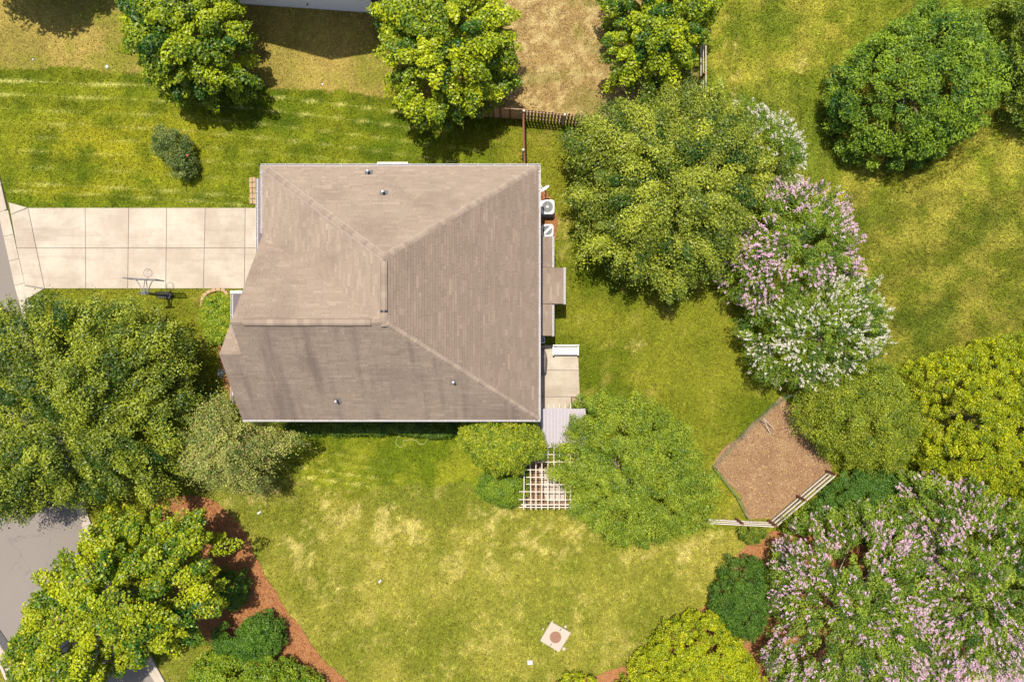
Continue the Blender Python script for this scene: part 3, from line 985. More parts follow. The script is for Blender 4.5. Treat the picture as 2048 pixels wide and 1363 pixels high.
# ------------------------------------------------------------------ neighbour's house at the top edge
base = Vector((*P(500, 9)[:2], 0)); e = Vector((*P(762, 27)[:2], 0)) - base; e.normalize()
nrm = Vector((-e.y, e.x, 0))     # away from the camera
nh = empty('neighbour_house', base)
tag(nh, 'grey sided neighbouring house whose wall foot shows at the top edge', 'house')
def W(s, d, z): return base + e * s + nrm * d + Vector((0, 0, z))
S0, S1, SP, ZP, ZN = -1.3, 9.4, 4.05, 9.7, 5.5
b = MB()
b.hull([W(S0, 0, -.1), W(S1, 0, -.1), W(S1, 11, -.1), W(S0, 11, -.1)], [W(S0, 0, ZN), W(S1, 0, ZN), W(S1, 11, ZN), W(S0, 11, ZN)])
b.hull([W(S0, 0, ZN), W(S1, 0, ZN), W(SP, 0, ZP - .2)], [W(S0, 11, ZN), W(S1, 11, ZN), W(SP, 11, ZP - .2)])
b.build('wall', M['grey_siding'], nh)
b = MB()
siding(b, W(S0, 0, 0)[:2], W(S1, 0, 0)[:2], .12, 5.5, (-nrm.x, -nrm.y), .115)
o = b.build('siding', M['grey_siding'], nh); o['kind'] = 'stuff'
b = MB()
for sa, za, sb, zb_ in ((S0 - .3, ZN - .25, SP, ZP), (SP, ZP, S1 + .3, ZN - .25)):
    b.hull([W(sa, -.4, za - .1), W(sb, -.4, zb_ - .1), W(sb, 11.4, zb_ - .1), W(sa, 11.4, za - .1)], [W(sa, -.4, za), W(sb, -.4, zb_), W(sb, 11.4, zb_), W(sa, 11.4, za)])
b.build('roof', M['cap'], nh)
sw = (Vector((*P(749, 18, .5)[:2], 0)) - base).dot(e)
b = MB()
for (s0, s1, z0, z1) in ((sw - .05, sw + .95, .5, .58), (sw - .05, sw + .95, 1.9, 1.98), (sw - .05, sw + .03, .58, 1.9), (sw + .87, sw + .95, .58, 1.9)):
    b.hull([W(s0, -.06, z0), W(s1, -.06, z0), W(s1, 0, z0), W(s0, 0, z0)], [W(s0, -.06, z1), W(s1, -.06, z1), W(s1, 0, z1), W(s0, 0, z1)])
win = b.build('window', M['white'], nh)
b = MB(); b.hull([W(sw + .03, -.035, .58), W(sw + .87, -.035, .58), W(sw + .87, -.02, .58), W(sw + .03, -.02, .58)], [W(sw + .03, -.035, 1.9), W(sw + .87, -.035, 1.9), W(sw + .87, -.02, 1.9), W(sw + .03, -.02, 1.9)])
b.build('pane', M['glass'], win)
fa = (Vector((*P(614, 8, .7)[:2], 0)) - base).dot(e)
b = MB(); b.bar(W(fa, -.02, .62), W(fa, -.12, .62), .07, .07); b.build('faucet', M['iron'], nh)

# ------------------------------------------------------------------ trees and shrubs
def crown_mesh(name, parent, outline, zo, zb, zt, clumps, rc, per, L, W_, palA, palB, mat='leaf', up=0.5, flat=0.75, p=2.4, seed=1, drop=0.35,
               fill=0.18, lump=0.5, lsc=2.0, rim=0.2, tjit=0.25, bright=0.18, palC=None, fc=0.0, spiky=0.0, shift=(0, 0), elong=1.0):
    r = np.random.default_rng(seed)
    poly = [(x + shift[0], y + shift[1]) for x, y in PP(outline, zo)]
    cx, cy = np.mean([q[0] for q in poly]), np.mean([q[1] for q in poly])
    th = np.linspace(-math.pi, math.pi, 721)
    Rr = np.full(721, .2)
    for i in range(len(poly)):
        ax, ay = poly[i][0] - cx, poly[i][1] - cy
        bx_, by_ = poly[(i + 1) % len(poly)][0] - cx, poly[(i + 1) % len(poly)][1] - cy
        ex, ey = bx_ - ax, by_ - ay
        den = np.cos(th) * ey - np.sin(th) * ex
        den = np.where(np.abs(den) < 1e-9, 1e-9, den)
        t = (ax * ey - ay * ex) / den
        s = (ax * np.sin(th) - ay * np.cos(th)) / den
        ok = (t > 0) & (s >= 0) & (s <= 1)
        Rr = np.where(ok, np.maximum(Rr, t), Rr)
    def surf(X, Y):
        a = np.arctan2(Y - cy, X - cx); d = np.hypot(X - cx, Y - cy)
        rho = d / np.interp(a, th, Rr)
        z = zb + (zt - zb) * np.sqrt(np.clip(1 - rho ** p, 0, 1))
        return z + (fbm(X, Y, lsc, seed % 50, 2) - .5) * 2 * lump * np.clip(1.15 - rho, 0, 1), rho
    n = clumps
    xmin, xmax = min(q[0] for q in poly), max(q[0] for q in poly)
    ymin, ymax = min(q[1] for q in poly), max(q[1] for q in poly)
    # jittered spread of clump centres inside the outline
    X = r.uniform(xmin, xmax, n * 6); Y = r.uniform(ymin, ymax, n * 6)
    z, rho = surf(X, Y)
    k = rho < 1.0 - rc * .35 / max(.5, (xmax - xmin) / 2)
    X, Y, z, rho = X[k][:n], Y[k][:n], z[k][:n], rho[k][:n]
    z = z - rc * .45 - np.abs(r.normal(0, drop, len(z)))
    f = r.random(len(z)) < fill
    z = np.where(f, zb + (z - zb) * r.random(len(z)) ** .6, z)
    nr = int(n * rim)
    if nr:
        a = r.uniform(-math.pi, math.pi, nr)
        rr = np.interp(a, th, Rr) * r.uniform(.80, 1.0, nr)
        X = np.append(X, cx + np.cos(a) * rr); Y = np.append(Y, cy + np.sin(a) * rr)
        z = np.append(z, zb + (zt - zb) * r.uniform(.0, .62, nr))
    C = np.stack([X, Y, np.maximum(z, rc * .35)], -1)
    nc = len(C)
    rcs = rc * r.uniform(.65, 1.3, nc)
    # leaves
    ci = np.repeat(np.arange(nc), per)
    m = len(ci)
    v = r.normal(size=(m, 3)); v[:, 2] = np.abs(v[:, 2]) * .9 - .18 * r.random(m)
    v /= np.linalg.norm(v, axis=1)[:, None]
    rad = (0.45 + .6 * r.random(m) ** .7)
    if spiky: rad = rad * (1 + spiky * r.random(m) ** 4)
    off = v * (rcs[ci] * rad)[:, None] * np.array([1, 1, flat])
    if elong > 1:
        rd = C[:, :2] - np.array([cx, cy]) + r.normal(0, .5, (nc, 2))
        rd /= np.linalg.norm(rd, axis=1)[:, None] + 1e-6
        ek = (1 + (elong - 1) * r.uniform(.3, 1.3, nc))[ci]
        al = (off[:, :2] * rd[ci]).sum(1)
        off[:, :2] += rd[ci] * (al * (ek - 1))[:, None]
        off[:, :2] -= np.stack([-rd[ci][:, 1], rd[ci][:, 0]], -1) * ((off[:, 0] * -rd[ci][:, 1] + off[:, 1] * rd[ci][:, 0]) * .28)[:, None]
        off[:, 2] -= np.maximum(al, 0) * (ek - 1) * .30
    pos_ = C[ci] + off
    nn = v * .55 + np.array([0, 0, up]) + r.normal(size=(m, 3)) * .42
    nn /= np.linalg.norm(nn, axis=1)[:, None]
    d = r.normal(size=(m, 3)) + v * .8; d -= nn * (d * nn).sum(1)[:, None]; d /= np.linalg.norm(d, axis=1)[:, None]
    s = np.cross(nn, d)
    l = (L * r.uniform(.65, 1.3, m) / 2)[:, None]; w = (W_ * r.uniform(.65, 1.3, m) / 2)[:, None]
    pos_[:, 2] = np.maximum(pos_[:, 2], .03)
    Vv = np.stack([pos_ - d * l, pos_ + s * w + nn * w * .25, pos_ + d * l, pos_ - s * w + nn * w * .25], 1).reshape(-1, 3)
    t = np.clip(r.normal(.5, tjit, nc)[ci] + r.normal(0, .2, m), 0, 1)[:, None]
    col = np.array(palA) * (1 - t) + np.array(palB) * t
    if palC is not None:
        kc = (r.random(m) < fc)[:, None]
        col = np.where(kc, np.array(palC), col)
    col = col * (1 + r.normal(0, bright, m))[:, None]
    col = np.clip(col, .004, .85)
    o = np_mesh(name, Vv, np.arange(m * 4).reshape(m, 4), np.repeat(col, 4, 0), M[mat], parent)
    return o, C, (cx, cy), surf


def trunk(parent, c, zb, zt, C, r0, mat='bark', limbs=9, seed=0, stems=1):
    r = random.Random(seed)
    b = MB()
    for s in range(stems):
        a = 2 * math.pi * s / max(1, stems) + r.random()
        ox, oy = (math.cos(a) * r0 * 2.2, math.sin(a) * r0 * 2.2) if stems > 1 else (0, 0)
        top = (c[0] + ox * 4, c[1] + oy * 4, zb + (zt - zb) * .45)
        pts = [(c[0] + ox, c[1] + oy, -.08), (c[0] + ox * 1.2, c[1] + oy * 1.2, .25), (c[0] + ox * 2 + r.uniform(-.1, .1), c[1] + oy * 2 + r.uniform(-.1, .1), zb * .6 + .1), top]
        b.tube(pts, [r0 * 1.35, r0, r0 * .8, r0 * .4], 9)
        if len(C):
            for k in range(limbs // stems + 1):
                q = C[r.randrange(len(C))]
                st = Vector(pts[2]).lerp(Vector(top), r.random())
                mid = st.lerp(Vector(q), .5) + Vector((r.uniform(-.2, .2), r.uniform(-.2, .2), r.uniform(-.3, .2)))
                b.tube([st, mid, Vector(q) - Vector((0, 0, .1))], [r0 * .38, r0 * .24, r0 * .07], 6)
    return b.build('trunk', M[mat], parent)


def plant(name, label, cat, outline, zo, zb, zt, clumps, rc, per, L, W_, A, B, group=None, r0=.14, bark='bark', stems=1, limbs=9, seed=1, flowers=None, crown='crown', **kw):
    zo = zb + .40 * (zt - zb)
    pol = PP(outline, zo)
    root = empty(name, (np.mean([q[0] for q in pol]), np.mean([q[1] for q in pol]), 0))
    tag(root, label, cat, group)
    o, C, c, surf = crown_mesh(crown, root, outline, zo, zb, zt, clumps, rc, per, L, W_, A, B, seed=seed, **kw)
    if r0: trunk(root, c, max(zb, .2), zt, C[:clumps], r0, bark, limbs, seed, stems)
    if flowers:
        nb, colA, colB, rf, mask = flowers
        r = np.random.default_rng(seed + 500)
        zs, rho = surf(C[:, 0], C[:, 1])
        dens = fbm(C[:, 0], C[:, 1], 1.1, seed + 3, 2)
        ok = np.where((C[:, 2] > zs - rc * .45 - .75) | (rho > .7))[0]
        w = (np.clip(dens[ok] - mask, 0, 1) + .04) * (.5 + rho[ok])
        pick = r.choice(ok, nb, p=w / w.sum())
        hv = r.normal(size=(nb, 3)); hv[:, 2] = np.abs(hv[:, 2]) + .5
        hv[:, :2] += (C[pick][:, :2] - np.array(c)) / (np.linalg.norm(C[pick][:, :2] - np.array(c), axis=1)[:, None] + .3) * .5
        hv /= np.linalg.norm(hv, axis=1)[:, None]
        C2 = C[pick] + hv * (rc * r.uniform(.85, 1.2, nb))[:, None] * np.array([1, 1, .9])
        X, Y = C2[:, 0], C2[:, 1]
        per2 = 16
        ci = np.repeat(np.arange(len(C2)), per2); m = len(ci)
        dirv = np.stack([X - c[0], Y - c[1], np.full(len(X), 1.5)], -1) + r.normal(size=(len(X), 3)) * .5
        dirv /= np.linalg.norm(dirv, axis=1)[:, None]
        tt = r.random(m) ** .8
        off = dirv[ci] * ((tt - .3) * rf * 2.2)[:, None] + r.normal(size=(m, 3)) * (rf * .42 * (1.1 - .6 * tt))[:, None]
        ps = C2[ci] + off
        nn = r.normal(size=(m, 3)) * .6 + np.array([0, 0, .8]); nn /= np.linalg.norm(nn, axis=1)[:, None]
        d = r.normal(size=(m, 3)); d -= nn * (d * nn).sum(1)[:, None]; d /= np.linalg.norm(d, axis=1)[:, None]
        s = np.cross(nn, d)
        q = (r.uniform(.022, .040, m))[:, None]
        Vv = np.stack([ps - d * q, ps + s * q, ps + d * q, ps - s * q], 1).reshape(-1, 3)
        t = np.clip(r.random(m) * .5 + r.random(len(C2))[ci] * .5, 0, 1)[:, None]
        col = np.clip(np.array(colA) * (1 - t) + np.array(colB) * t, .01, .9)
        f = np_mesh('blossom', Vv, np.arange(m * 4).reshape(m, 4), np.repeat(col, 4, 0), M['petal'], root)
        f['kind'] = 'stuff'
    return root


MAPLE = (lin(38, 78, 10), lin(154, 166, 14))
OAK = (lin(62, 80, 18), lin(142, 142, 38))
mapk = dict(mat='leaf', up=.55, flat=.72, p=2.6, drop=.6, fill=.22, lump=1.0, lsc=1.9, r0=.17, limbs=12, rim=.2, tjit=.3, elong=1.5)
plant('maple_tree', 'bright green maple at the top left beside the mown front lawn', 'tree',
      [(242, 5), (262, 45), (250, 95), (280, 130), (305, 160), (335, 168), (355, 188), (400, 195), (430, 180), (455, 190), (472, 165), (492, 160), (494, 100), (490, 60), (470, 15), (440, -20), (380, -45), (300, -40)],
      4.6, 1.2, 5.7, 160, .5, 270, .14, .12, *MAPLE, seed=11, group='maple trees', **mapk)
plant('maple_tree', 'tall yellow-green maple overhanging the picket fence', 'tree',
      [(752, 30), (772, 70), (776, 120), (768, 150), (795, 175), (800, 205), (825, 238), (880, 240), (905, 215), (948, 220), (966, 192), (1000, 172), (1022, 150), (1026, 100), (1020, 40), (990, 0), (940, -45), (850, -55), (780, -30)],
      4.9, 1.6, 6.9, 205, .52, 270, .14, .12, lin(42, 84, 10), lin(170, 178, 16), seed=12, group='maple trees', **mapk)
plant('maple_tree', 'maple in the straw-coloured yard beside the rail fence', 'tree',
      [(1203, 20), (1216, 60), (1218, 110), (1222, 145), (1245, 160), (1290, 166), (1330, 168), (1375, 155), (1392, 105), (1422, 70), (1426, 20), (1405, -45), (1320, -80), (1230, -50)],
      4.5, 1.3, 5.8, 150, .5, 260, .135, .115, lin(42, 82, 10), lin(160, 170, 18), seed=13, group='maple trees', **mapk)
plant('maple_tree', 'broad maple leaning over the street at the bottom left', 'tree',
      [(163, 1068), (193, 1048), (240, 1036), (290, 1028), (358, 1031), (396, 1042), (410, 1076), (423, 1098), (446, 1102), (448, 1112), (420, 1128), (420, 1186), (430, 1216), (408, 1244), (378, 1268), (368, 1298), (313, 1306), (270, 1328), (213, 1356), (178, 1401), (58, 1411), (-2, 1336), (0, 1298), (30, 1266), (22, 1238), (78, 1198), (66, 1158), (128, 1126), (153, 1101)],
      4.8, 2.6, 7.2, 300, .5, 260, .135, .115, lin(46, 88, 10), lin(164, 172, 18), seed=14, group='maple trees', palC=lin(176, 162, 30), fc=.05, **mapk)
plant('maple_tree', 'maple beyond the top left edge whose shadow falls on the dry lawn', 'tree',
      [(-130, -150), (-90, -260), (0, -290), (110, -260), (160, -170), (120, -80), (30, -45), (-80, -70)], 4.6, 2.0, 6.6, 130, .6, 110, .2, .18, *MAPLE, seed=15, group='maple trees', **mapk)
finek = dict(mat='leaf', up=.5, flat=.62, p=2.2, drop=.8, fill=.25, lump=1.3, lsc=1.7, tjit=.34, r0=.2, limbs=26, rim=.2, spiky=.7, elong=1.45)
plant('oak_tree', 'largest fine-leaved tree, in the back yard right of the house', 'tree',
      [(1138, 255), (1158, 238), (1196, 230), (1228, 192), (1276, 202), (1316, 188), (1356, 172), (1396, 162), (1434, 170), (1458, 200), (1496, 215), (1528, 250), (1548, 300), (1542, 360), (1531, 402), (1506, 440), (1478, 480), (1472, 520), (1436, 540), (1411, 556), (1368, 570), (1351, 602), (1326, 590), (1306, 560), (1266, 546), (1216, 536), (1178, 522), (1168, 490), (1181, 470), (1156, 430), (1144, 390), (1161, 340), (1138, 300)],
      3.9, 1.6, 6.6, 430, .52, 290, .135, .07, lin(48, 78, 16), lin(160, 166, 50), seed=21, group='fine-leaved trees', **finek)
plant('oak_tree', 'sprawling fine-leaved tree between the driveway and the street', 'tree',
      [(-70, 640), (-20, 602), (50, 588), (110, 612), (200, 600), (262, 612), (312, 645), (345, 690), (352, 730), (350, 780), (362, 810), (350, 850), (368, 880), (352, 920), (330, 950), (318, 985), (300, 1000), (275, 985), (245, 965), (190, 992), (130, 1002), (92, 1000), (62, 1022), (32, 1046), (0, 1040), (-70, 1030), (-140, 850)],
      4.4, 2.2, 7.6, 620, .54, 270, .14, .072, lin(42, 72, 14), lin(150, 158, 42), seed=22, group='fine-leaved trees', **{**finek, 'lump': 1.7, 'drop': .7})
plant('oak_tree', 'rounded light green fine-leaved tree overhanging the pergola', 'tree',
      [(1102, 895), (1120, 862), (1140, 842), (1146, 812), (1180, 797), (1230, 790), (1290, 800), (1340, 830), (1380, 868), (1410, 920), (1430, 960), (1440, 1002), (1420, 1040), (1392, 1060), (1370, 1074), (1330, 1080), (1280, 1092), (1230, 1086), (1210, 1060), (1180, 1046), (1150, 1030), (1140, 1000), (1148, 985), (1118, 960), (1100, 930)],
      3.0, 1.0, 5.0, 560, .36, 240, .095, .045, lin(62, 96, 16), lin(156, 166, 42), seed=23, group='fine-leaved trees', **{**finek, 'lump': .65, 'drop': .38, 'elong': 1.3, 'spiky': .5, 'rim': .3, 'tjit': .16})
# crape myrtles
myk = dict(mat='leaf', up=.5, flat=.7, p=2.3, drop=.32, fill=.2, lump=.5, lsc=1.4, r0=.07, limbs=16, rim=.25, stems=4, bark='smooth_bark', elong=1.35)
MYR = (lin(44, 80, 18), lin(140, 158, 40))
PINK = (lin(192, 146, 174) * .85, lin(236, 206, 212) * .9)
WHITE = (lin(190, 182, 158) * .8, lin(238, 230, 212) * .85)
plant('crape_myrtle', 'white flowering crape myrtle half behind the largest tree', 'tree',
      [(1475, 195), (1535, 220), (1572, 243), (1604, 288), (1608, 345), (1594, 385), (1560, 405), (1510, 385), (1460, 300)], 3.0, 1.0, 4.2, 110, .38, 150, .09, .05, *MYR, seed=31, group='crape myrtles', flowers=(420, *WHITE, .095, .3), **myk)
plant('crape_myrtle', 'lilac-pink crape myrtle between the two white ones', 'tree',
      [(1525, 365), (1600, 358), (1650, 380), (1702, 410), (1708, 470), (1714, 510), (1705, 550), (1660, 590), (1600, 622), (1535, 622), (1478, 602), (1446, 566), (1446, 520), (1468, 466), (1490, 430), (1508, 395)], 3.4, 1.0, 4.9, 300, .4, 150, .095, .055, *MYR, seed=32, group='crape myrtles', flowers=(1150, *PINK, .095, .34), **myk)
plant('crape_myrtle', 'white flowering crape myrtle below the lilac-pink one', 'tree',
      [(1540, 595), (1600, 575), (1655, 545), (1712, 540), (1755, 570), (1782, 606), (1782, 664), (1766, 710), (1715, 735), (1660, 755), (1605, 768), (1550, 762), (1508, 752), (1496, 720), (1512, 690), (1472, 676), (1484, 640)], 3.2, .9, 4.6, 300, .4, 150, .095, .055, *MYR, seed=33, group='crape myrtles', flowers=(1050, *WHITE, .085, .32), **myk)
plant('crape_myrtle', 'wide pink crape myrtle in front of the rail fence corner', 'tree',
      [(1546, 1157), (1580, 1087), (1590, 1044), (1668, 1014), (1728, 1007), (1798, 1017), (1878, 1062), (1908, 1172), (1898, 1282), (1858, 1392), (1768, 1442), (1628, 1442), (1538, 1367), (1536, 1312), (1573, 1247), (1546, 1202)], 3.6, .9, 5.2, 760, .42, 160, .10, .06, *MYR, seed=34, group='crape myrtles', flowers=(2500, *PINK, .095, .32), **myk)
plant('crape_myrtle', 'wide pink crape myrtle at the bottom right corner above the road', 'tree',
      [(1785, 1010), (1812, 948), (1880, 950), (1955, 962), (2045, 1004), (2110, 1060), (2130, 1180), (2120, 1330), (2045, 1362), (1960, 1362), (1870, 1385), (1770, 1360), (1760, 1200)], 3.4, .9, 5.0, 660, .42, 160, .10, .06, *MYR, seed=35, group='crape myrtles', flowers=(2100, *PINK, .095, .36), **myk)
plant('crape_myrtle', 'small olive crape myrtle with spent tips at the house corner', 'tree',
      [(364, 905), (385, 860), (395, 825), (425, 802), (455, 800), (482, 832), (530, 850), (552, 866), (592, 866), (597, 902), (556, 894), (532, 920), (526, 970), (488, 978), (450, 966), (420, 962), (390, 950)], 2.6, 2.2, 6.0, 190, .34, 150, .095, .06, lin(74, 98, 34), lin(172, 172, 86), seed=36, palC=lin(158, 122, 96), fc=.08, spiky=1.3, **dict(mat='leaf', up=.5, flat=.7, p=2.0, drop=.35, fill=.2, lump=.3, lsc=1.4, r0=.06, limbs=16, rim=.3, stems=4, bark='smooth_bark', elong=1.9))
# evergreen mounds
plant('evergreen_tree', 'glossy round evergreen standing alone in the right meadow', 'tree',
      [(1658, 205), (1680, 130), (1722, 90), (1770, 50), (1840, 15), (1910, 15), (1952, 40), (1985, 80), (2002, 120), (2002, 190), (1975, 238), (1932, 268), (1880, 308), (1810, 330), (1760, 322), (1718, 300), (1688, 260)],
      2.6, .3, 5.2, 420, .42, 130, .15, .07, lin(34, 70, 12), lin(124, 146, 28), seed=41, mat='gloss_leaf', up=.55, flat=.75, p=2.2, drop=.25, fill=.15, lump=.5, lsc=1.6, r0=.2, rim=.35)
plant('evergreen_tree', 'dark evergreen cut off by the right edge at the top', 'tree',
      [(1975, 10), (2030, -30), (2120, -30), (2160, 120), (2120, 250), (2050, 245), (2022, 205), (2028, 120), (2008, 70)], 2.4, .3, 4.0, 190, .42, 120, .14, .07, lin(38, 70, 14), lin(124, 138, 30), seed=42, mat='gloss_leaf', lump=.5, drop=.3, r0=.15, rim=.3)
YEL = (lin(88, 114, 8), lin(190, 190, 20))
yelk = dict(mat='leaf', limbs=0, up=.35, flat=.95, drop=.24, fill=.08, lump=.55, lsc=1.3, rim=.3, p=2.8, tjit=.18)
plant('golden_cypress', 'big golden-green knobbly cypress at the right edge', 'tree',
      [(1815, 742), (1850, 720), (1900, 705), (1960, 690), (2010, 672), (2070, 664), (2150, 720), (2150, 1000), (2045, 1018), (2000, 992), (1960, 982), (1900, 962), (1850, 942), (1838, 900), (1850, 850), (1830, 790)],
      2.4, .2, 4.6, 1300, .25, 105, .09, .048, *YEL, seed=43, group='golden cypresses', r0=.16, **yelk)
plant('golden_cypress', 'golden-green knobbly cypress mound in the bottom mulch bed', 'tree',
      [(1235, 1385), (1262, 1335), (1300, 1302), (1330, 1252), (1375, 1236), (1430, 1230), (1462, 1262), (1492, 1300), (1525, 1345), (1530, 1420), (1300, 1430)],
      1.5, .2, 3.0, 850, .24, 110, .09, .05, *YEL, seed=44, group='golden cypresses', r0=.12, **{**yelk, 'lump': .4})
plant('golden_cypress', 'small golden-green cypress tip cut off by the bottom edge', 'tree',
      [(1112, 1372), (1130, 1352), (1165, 1348), (1192, 1358), (1200, 1400), (1150, 1430), (1110, 1410)],
      1.0, .2, 1.7, 110, .2, 95, .08, .045, *YEL, seed=45, group='golden cypresses', r0=.06, **{**yelk, 'lump': .2})
HOL = (lin(30, 64, 12), lin(88, 118, 28))
holk = dict(mat='gloss_leaf', up=.5, flat=.85, drop=.12, fill=.1, lump=.28, lsc=1.1, rim=.3, p=2.8, tjit=.15)
plant('holly_shrub', 'dark green holly between the golden cypress and pink myrtle', 'shrub',
      [(1430, 1182), (1450, 1122), (1500, 1106), (1530, 1130), (1540, 1190), (1530, 1250), (1500, 1290), (1450, 1250), (1420, 1215)], 1.5, .2, 2.5, 240, .26, 110, .08, .05, *HOL, seed=51, group='dark hollies', r0=.06, **holk)
plant('holly_shrub', 'dark green holly hugging the outside of the pen fence', 'shrub',
      [(1616, 1024), (1656, 980), (1696, 942), (1776, 940), (1828, 957), (1816, 1012), (1736, 1032), (1656, 1032)], 1.3, .2, 2.1, 230, .26, 110, .08, .05, lin(40, 74, 18), lin(88, 118, 34), seed=52, group='dark hollies', r0=.06, **holk)
plant('holly_shrub', 'dark rounded holly on the pine straw right of the street maple', 'shrub',
      [(478, 1262), (500, 1238), (540, 1228), (566, 1250), (568, 1285), (550, 1312), (505, 1318), (470, 1300), (430, 1300), (420, 1262), (445, 1240)], 1.3, .2, 2.2, 190, .26, 110, .09, .055, lin(40, 76, 16), lin(92, 122, 28), seed=53, group='dark hollies', r0=.06, **holk)
plant('holly_shrub', 'small dark holly tucked under the street maple edge', 'shrub',
      [(440, 1150), (452, 1130), (485, 1140), (495, 1170), (488, 1205), (462, 1222), (440, 1210)], 1.1, .2, 1.9, 80, .26, 110, .09, .055, lin(40, 74, 16), lin(100, 124, 30), seed=54, group='dark hollies', r0=.05, **holk)
plant('laurel_shrub', 'bright green shrub at the bottom edge below the dark holly', 'shrub',
      [(375, 1375), (385, 1330), (420, 1300), (480, 1310), (540, 1305), (585, 1330), (640, 1362), (650, 1420), (380, 1420)], 1.4, .2, 2.4, 300, .3, 120, .1, .065, lin(62, 102, 16), lin(150, 164, 30), seed=55, r0=.06, **{**holk, 'mat': 'leaf'})
plant('privet_tree', 'yellow-green small-leaved tree below the white crape myrtle', 'tree',
      [(1618, 752), (1680, 742), (1740, 718), (1792, 740), (1822, 790), (1850, 830), (1846, 882), (1820, 922), (1770, 942), (1700, 932), (1650, 902), (1608, 870), (1596, 822), (1598, 780)], 2.4, .5, 3.8, 360, .36, 150, .085, .045, lin(70, 96, 14), lin(160, 166, 40), seed=56, mat='leaf', lump=.5, lsc=1.2, drop=.3, fill=.15, rim=.3, r0=.1, spiky=.7)
plant('privet_shrub', 'small green shrub under the end of the rail fence', 'shrub',
      [(1478, 1060), (1500, 1050), (1530, 1052), (1532, 1080), (1505, 1085), (1485, 1078)], .7, .1, 1.2, 40, .22, 100, .08, .045, lin(56, 90, 18), lin(130, 140, 34), seed=57, r0=.03, lump=.2)
plant('gardenia_shrub', 'broad golden-green shrub at the back corner of the house', 'shrub',
      [(918, 868), (938, 842), (962, 830), (990, 836), (1020, 838), (1062, 842), (1082, 870), (1087, 902), (1055, 925), (1032, 940), (990, 942), (950, 922), (930, 892)], 2.2, 2.2, 6.3, 330, .32, 120, .11, .06, lin(66, 92, 10), lin(146, 150, 30), seed=58, r0=.07, mat='gloss_leaf', lump=.3, lsc=1.0, drop=.14, fill=.1, rim=.35, p=2.8)
plant('boxwood_shrub', 'smaller mid-green shrub left of the lattice pergola', 'shrub',
      [(958, 955), (985, 938), (1050, 930), (1058, 960), (1048, 992), (1022, 1012), (985, 1002), (952, 984)], 1.0, .2, 2.6, 190, .28, 110, .08, .045, lin(62, 100, 18), lin(136, 152, 32), seed=59, r0=.05, lump=.18, drop=.1, rim=.3)
plant('camellia_bush', 'lone grey-green bush with a red bloom on the front lawn', 'shrub',
      [(303, 262), (322, 250), (352, 262), (382, 282), (384, 312), (388, 345), (372, 358), (350, 352), (344, 322), (318, 318), (308, 290)], 1.1, .15, 2.0, 90, .24, 110, .085, .055, lin(52, 76, 26), lin(120, 128, 60), seed=60, r0=.05, mat='gloss_leaf', lump=.25, drop=.22, spiky=.6)
c = P(375, 311, 1.5)
b = MB(); b.lathe(c, [(.02, -.04), (.05, -.01), (.07, .02), (.04, .04), (.01, .03)], 9)
b.build('bloom', simple('red_petal', (0.30, 0.06, 0.05), .6), bpy.data.objects['camellia_bush'])
plant('ivy_groundcover', 'light green leafy ground cover inside the curved stone edging', 'ground cover',
      [(404, 604), (425, 588), (455, 588), (474, 610), (474, 660), (440, 690), (418, 692), (402, 645)], .3, .05, .5, 190, .2, 90, .085, .06, lin(84, 118, 16), lin(158, 164, 34), seed=61, r0=0, lump=.08, drop=.05, p=6, flat=.5)
plant('foundation_hedge', 'low shaded hedge along the wall below the long gutter', 'hedge',
      [(560, 846), (700, 842), (900, 842), (930, 850), (930, 868), (890, 872), (800, 862), (700, 864), (620, 866), (560, 868)], .6, .05, 1.0, 300, .22, 90, .09, .05, lin(48, 84, 18), lin(104, 124, 30), seed=62, r0=0, lump=.2, drop=.1, p=5)
plant('lavender_plant', 'small blue-grey plant in the pine straw by the front gable', 'plant',
      [(436, 742), (446, 738), (454, 746), (448, 756), (438, 752)], .25, .03, .4, 10, .12, 60, .09, .02, lin(84, 96, 100), lin(130, 138, 140), seed=63, r0=0, lump=.02, drop=.03)
o = plant('shaded_shrub', 'dark low shrub in the shade between big tree and house corner', 'shrub',
      [(352, 790), (372, 772), (402, 775), (428, 800), (400, 830), (362, 850)], 1.2, .2, 1.9, 80, .28, 100, .09, .05, lin(44, 78, 18), lin(100, 124, 28), seed=64, r0=.05, lump=.2, drop=.15)

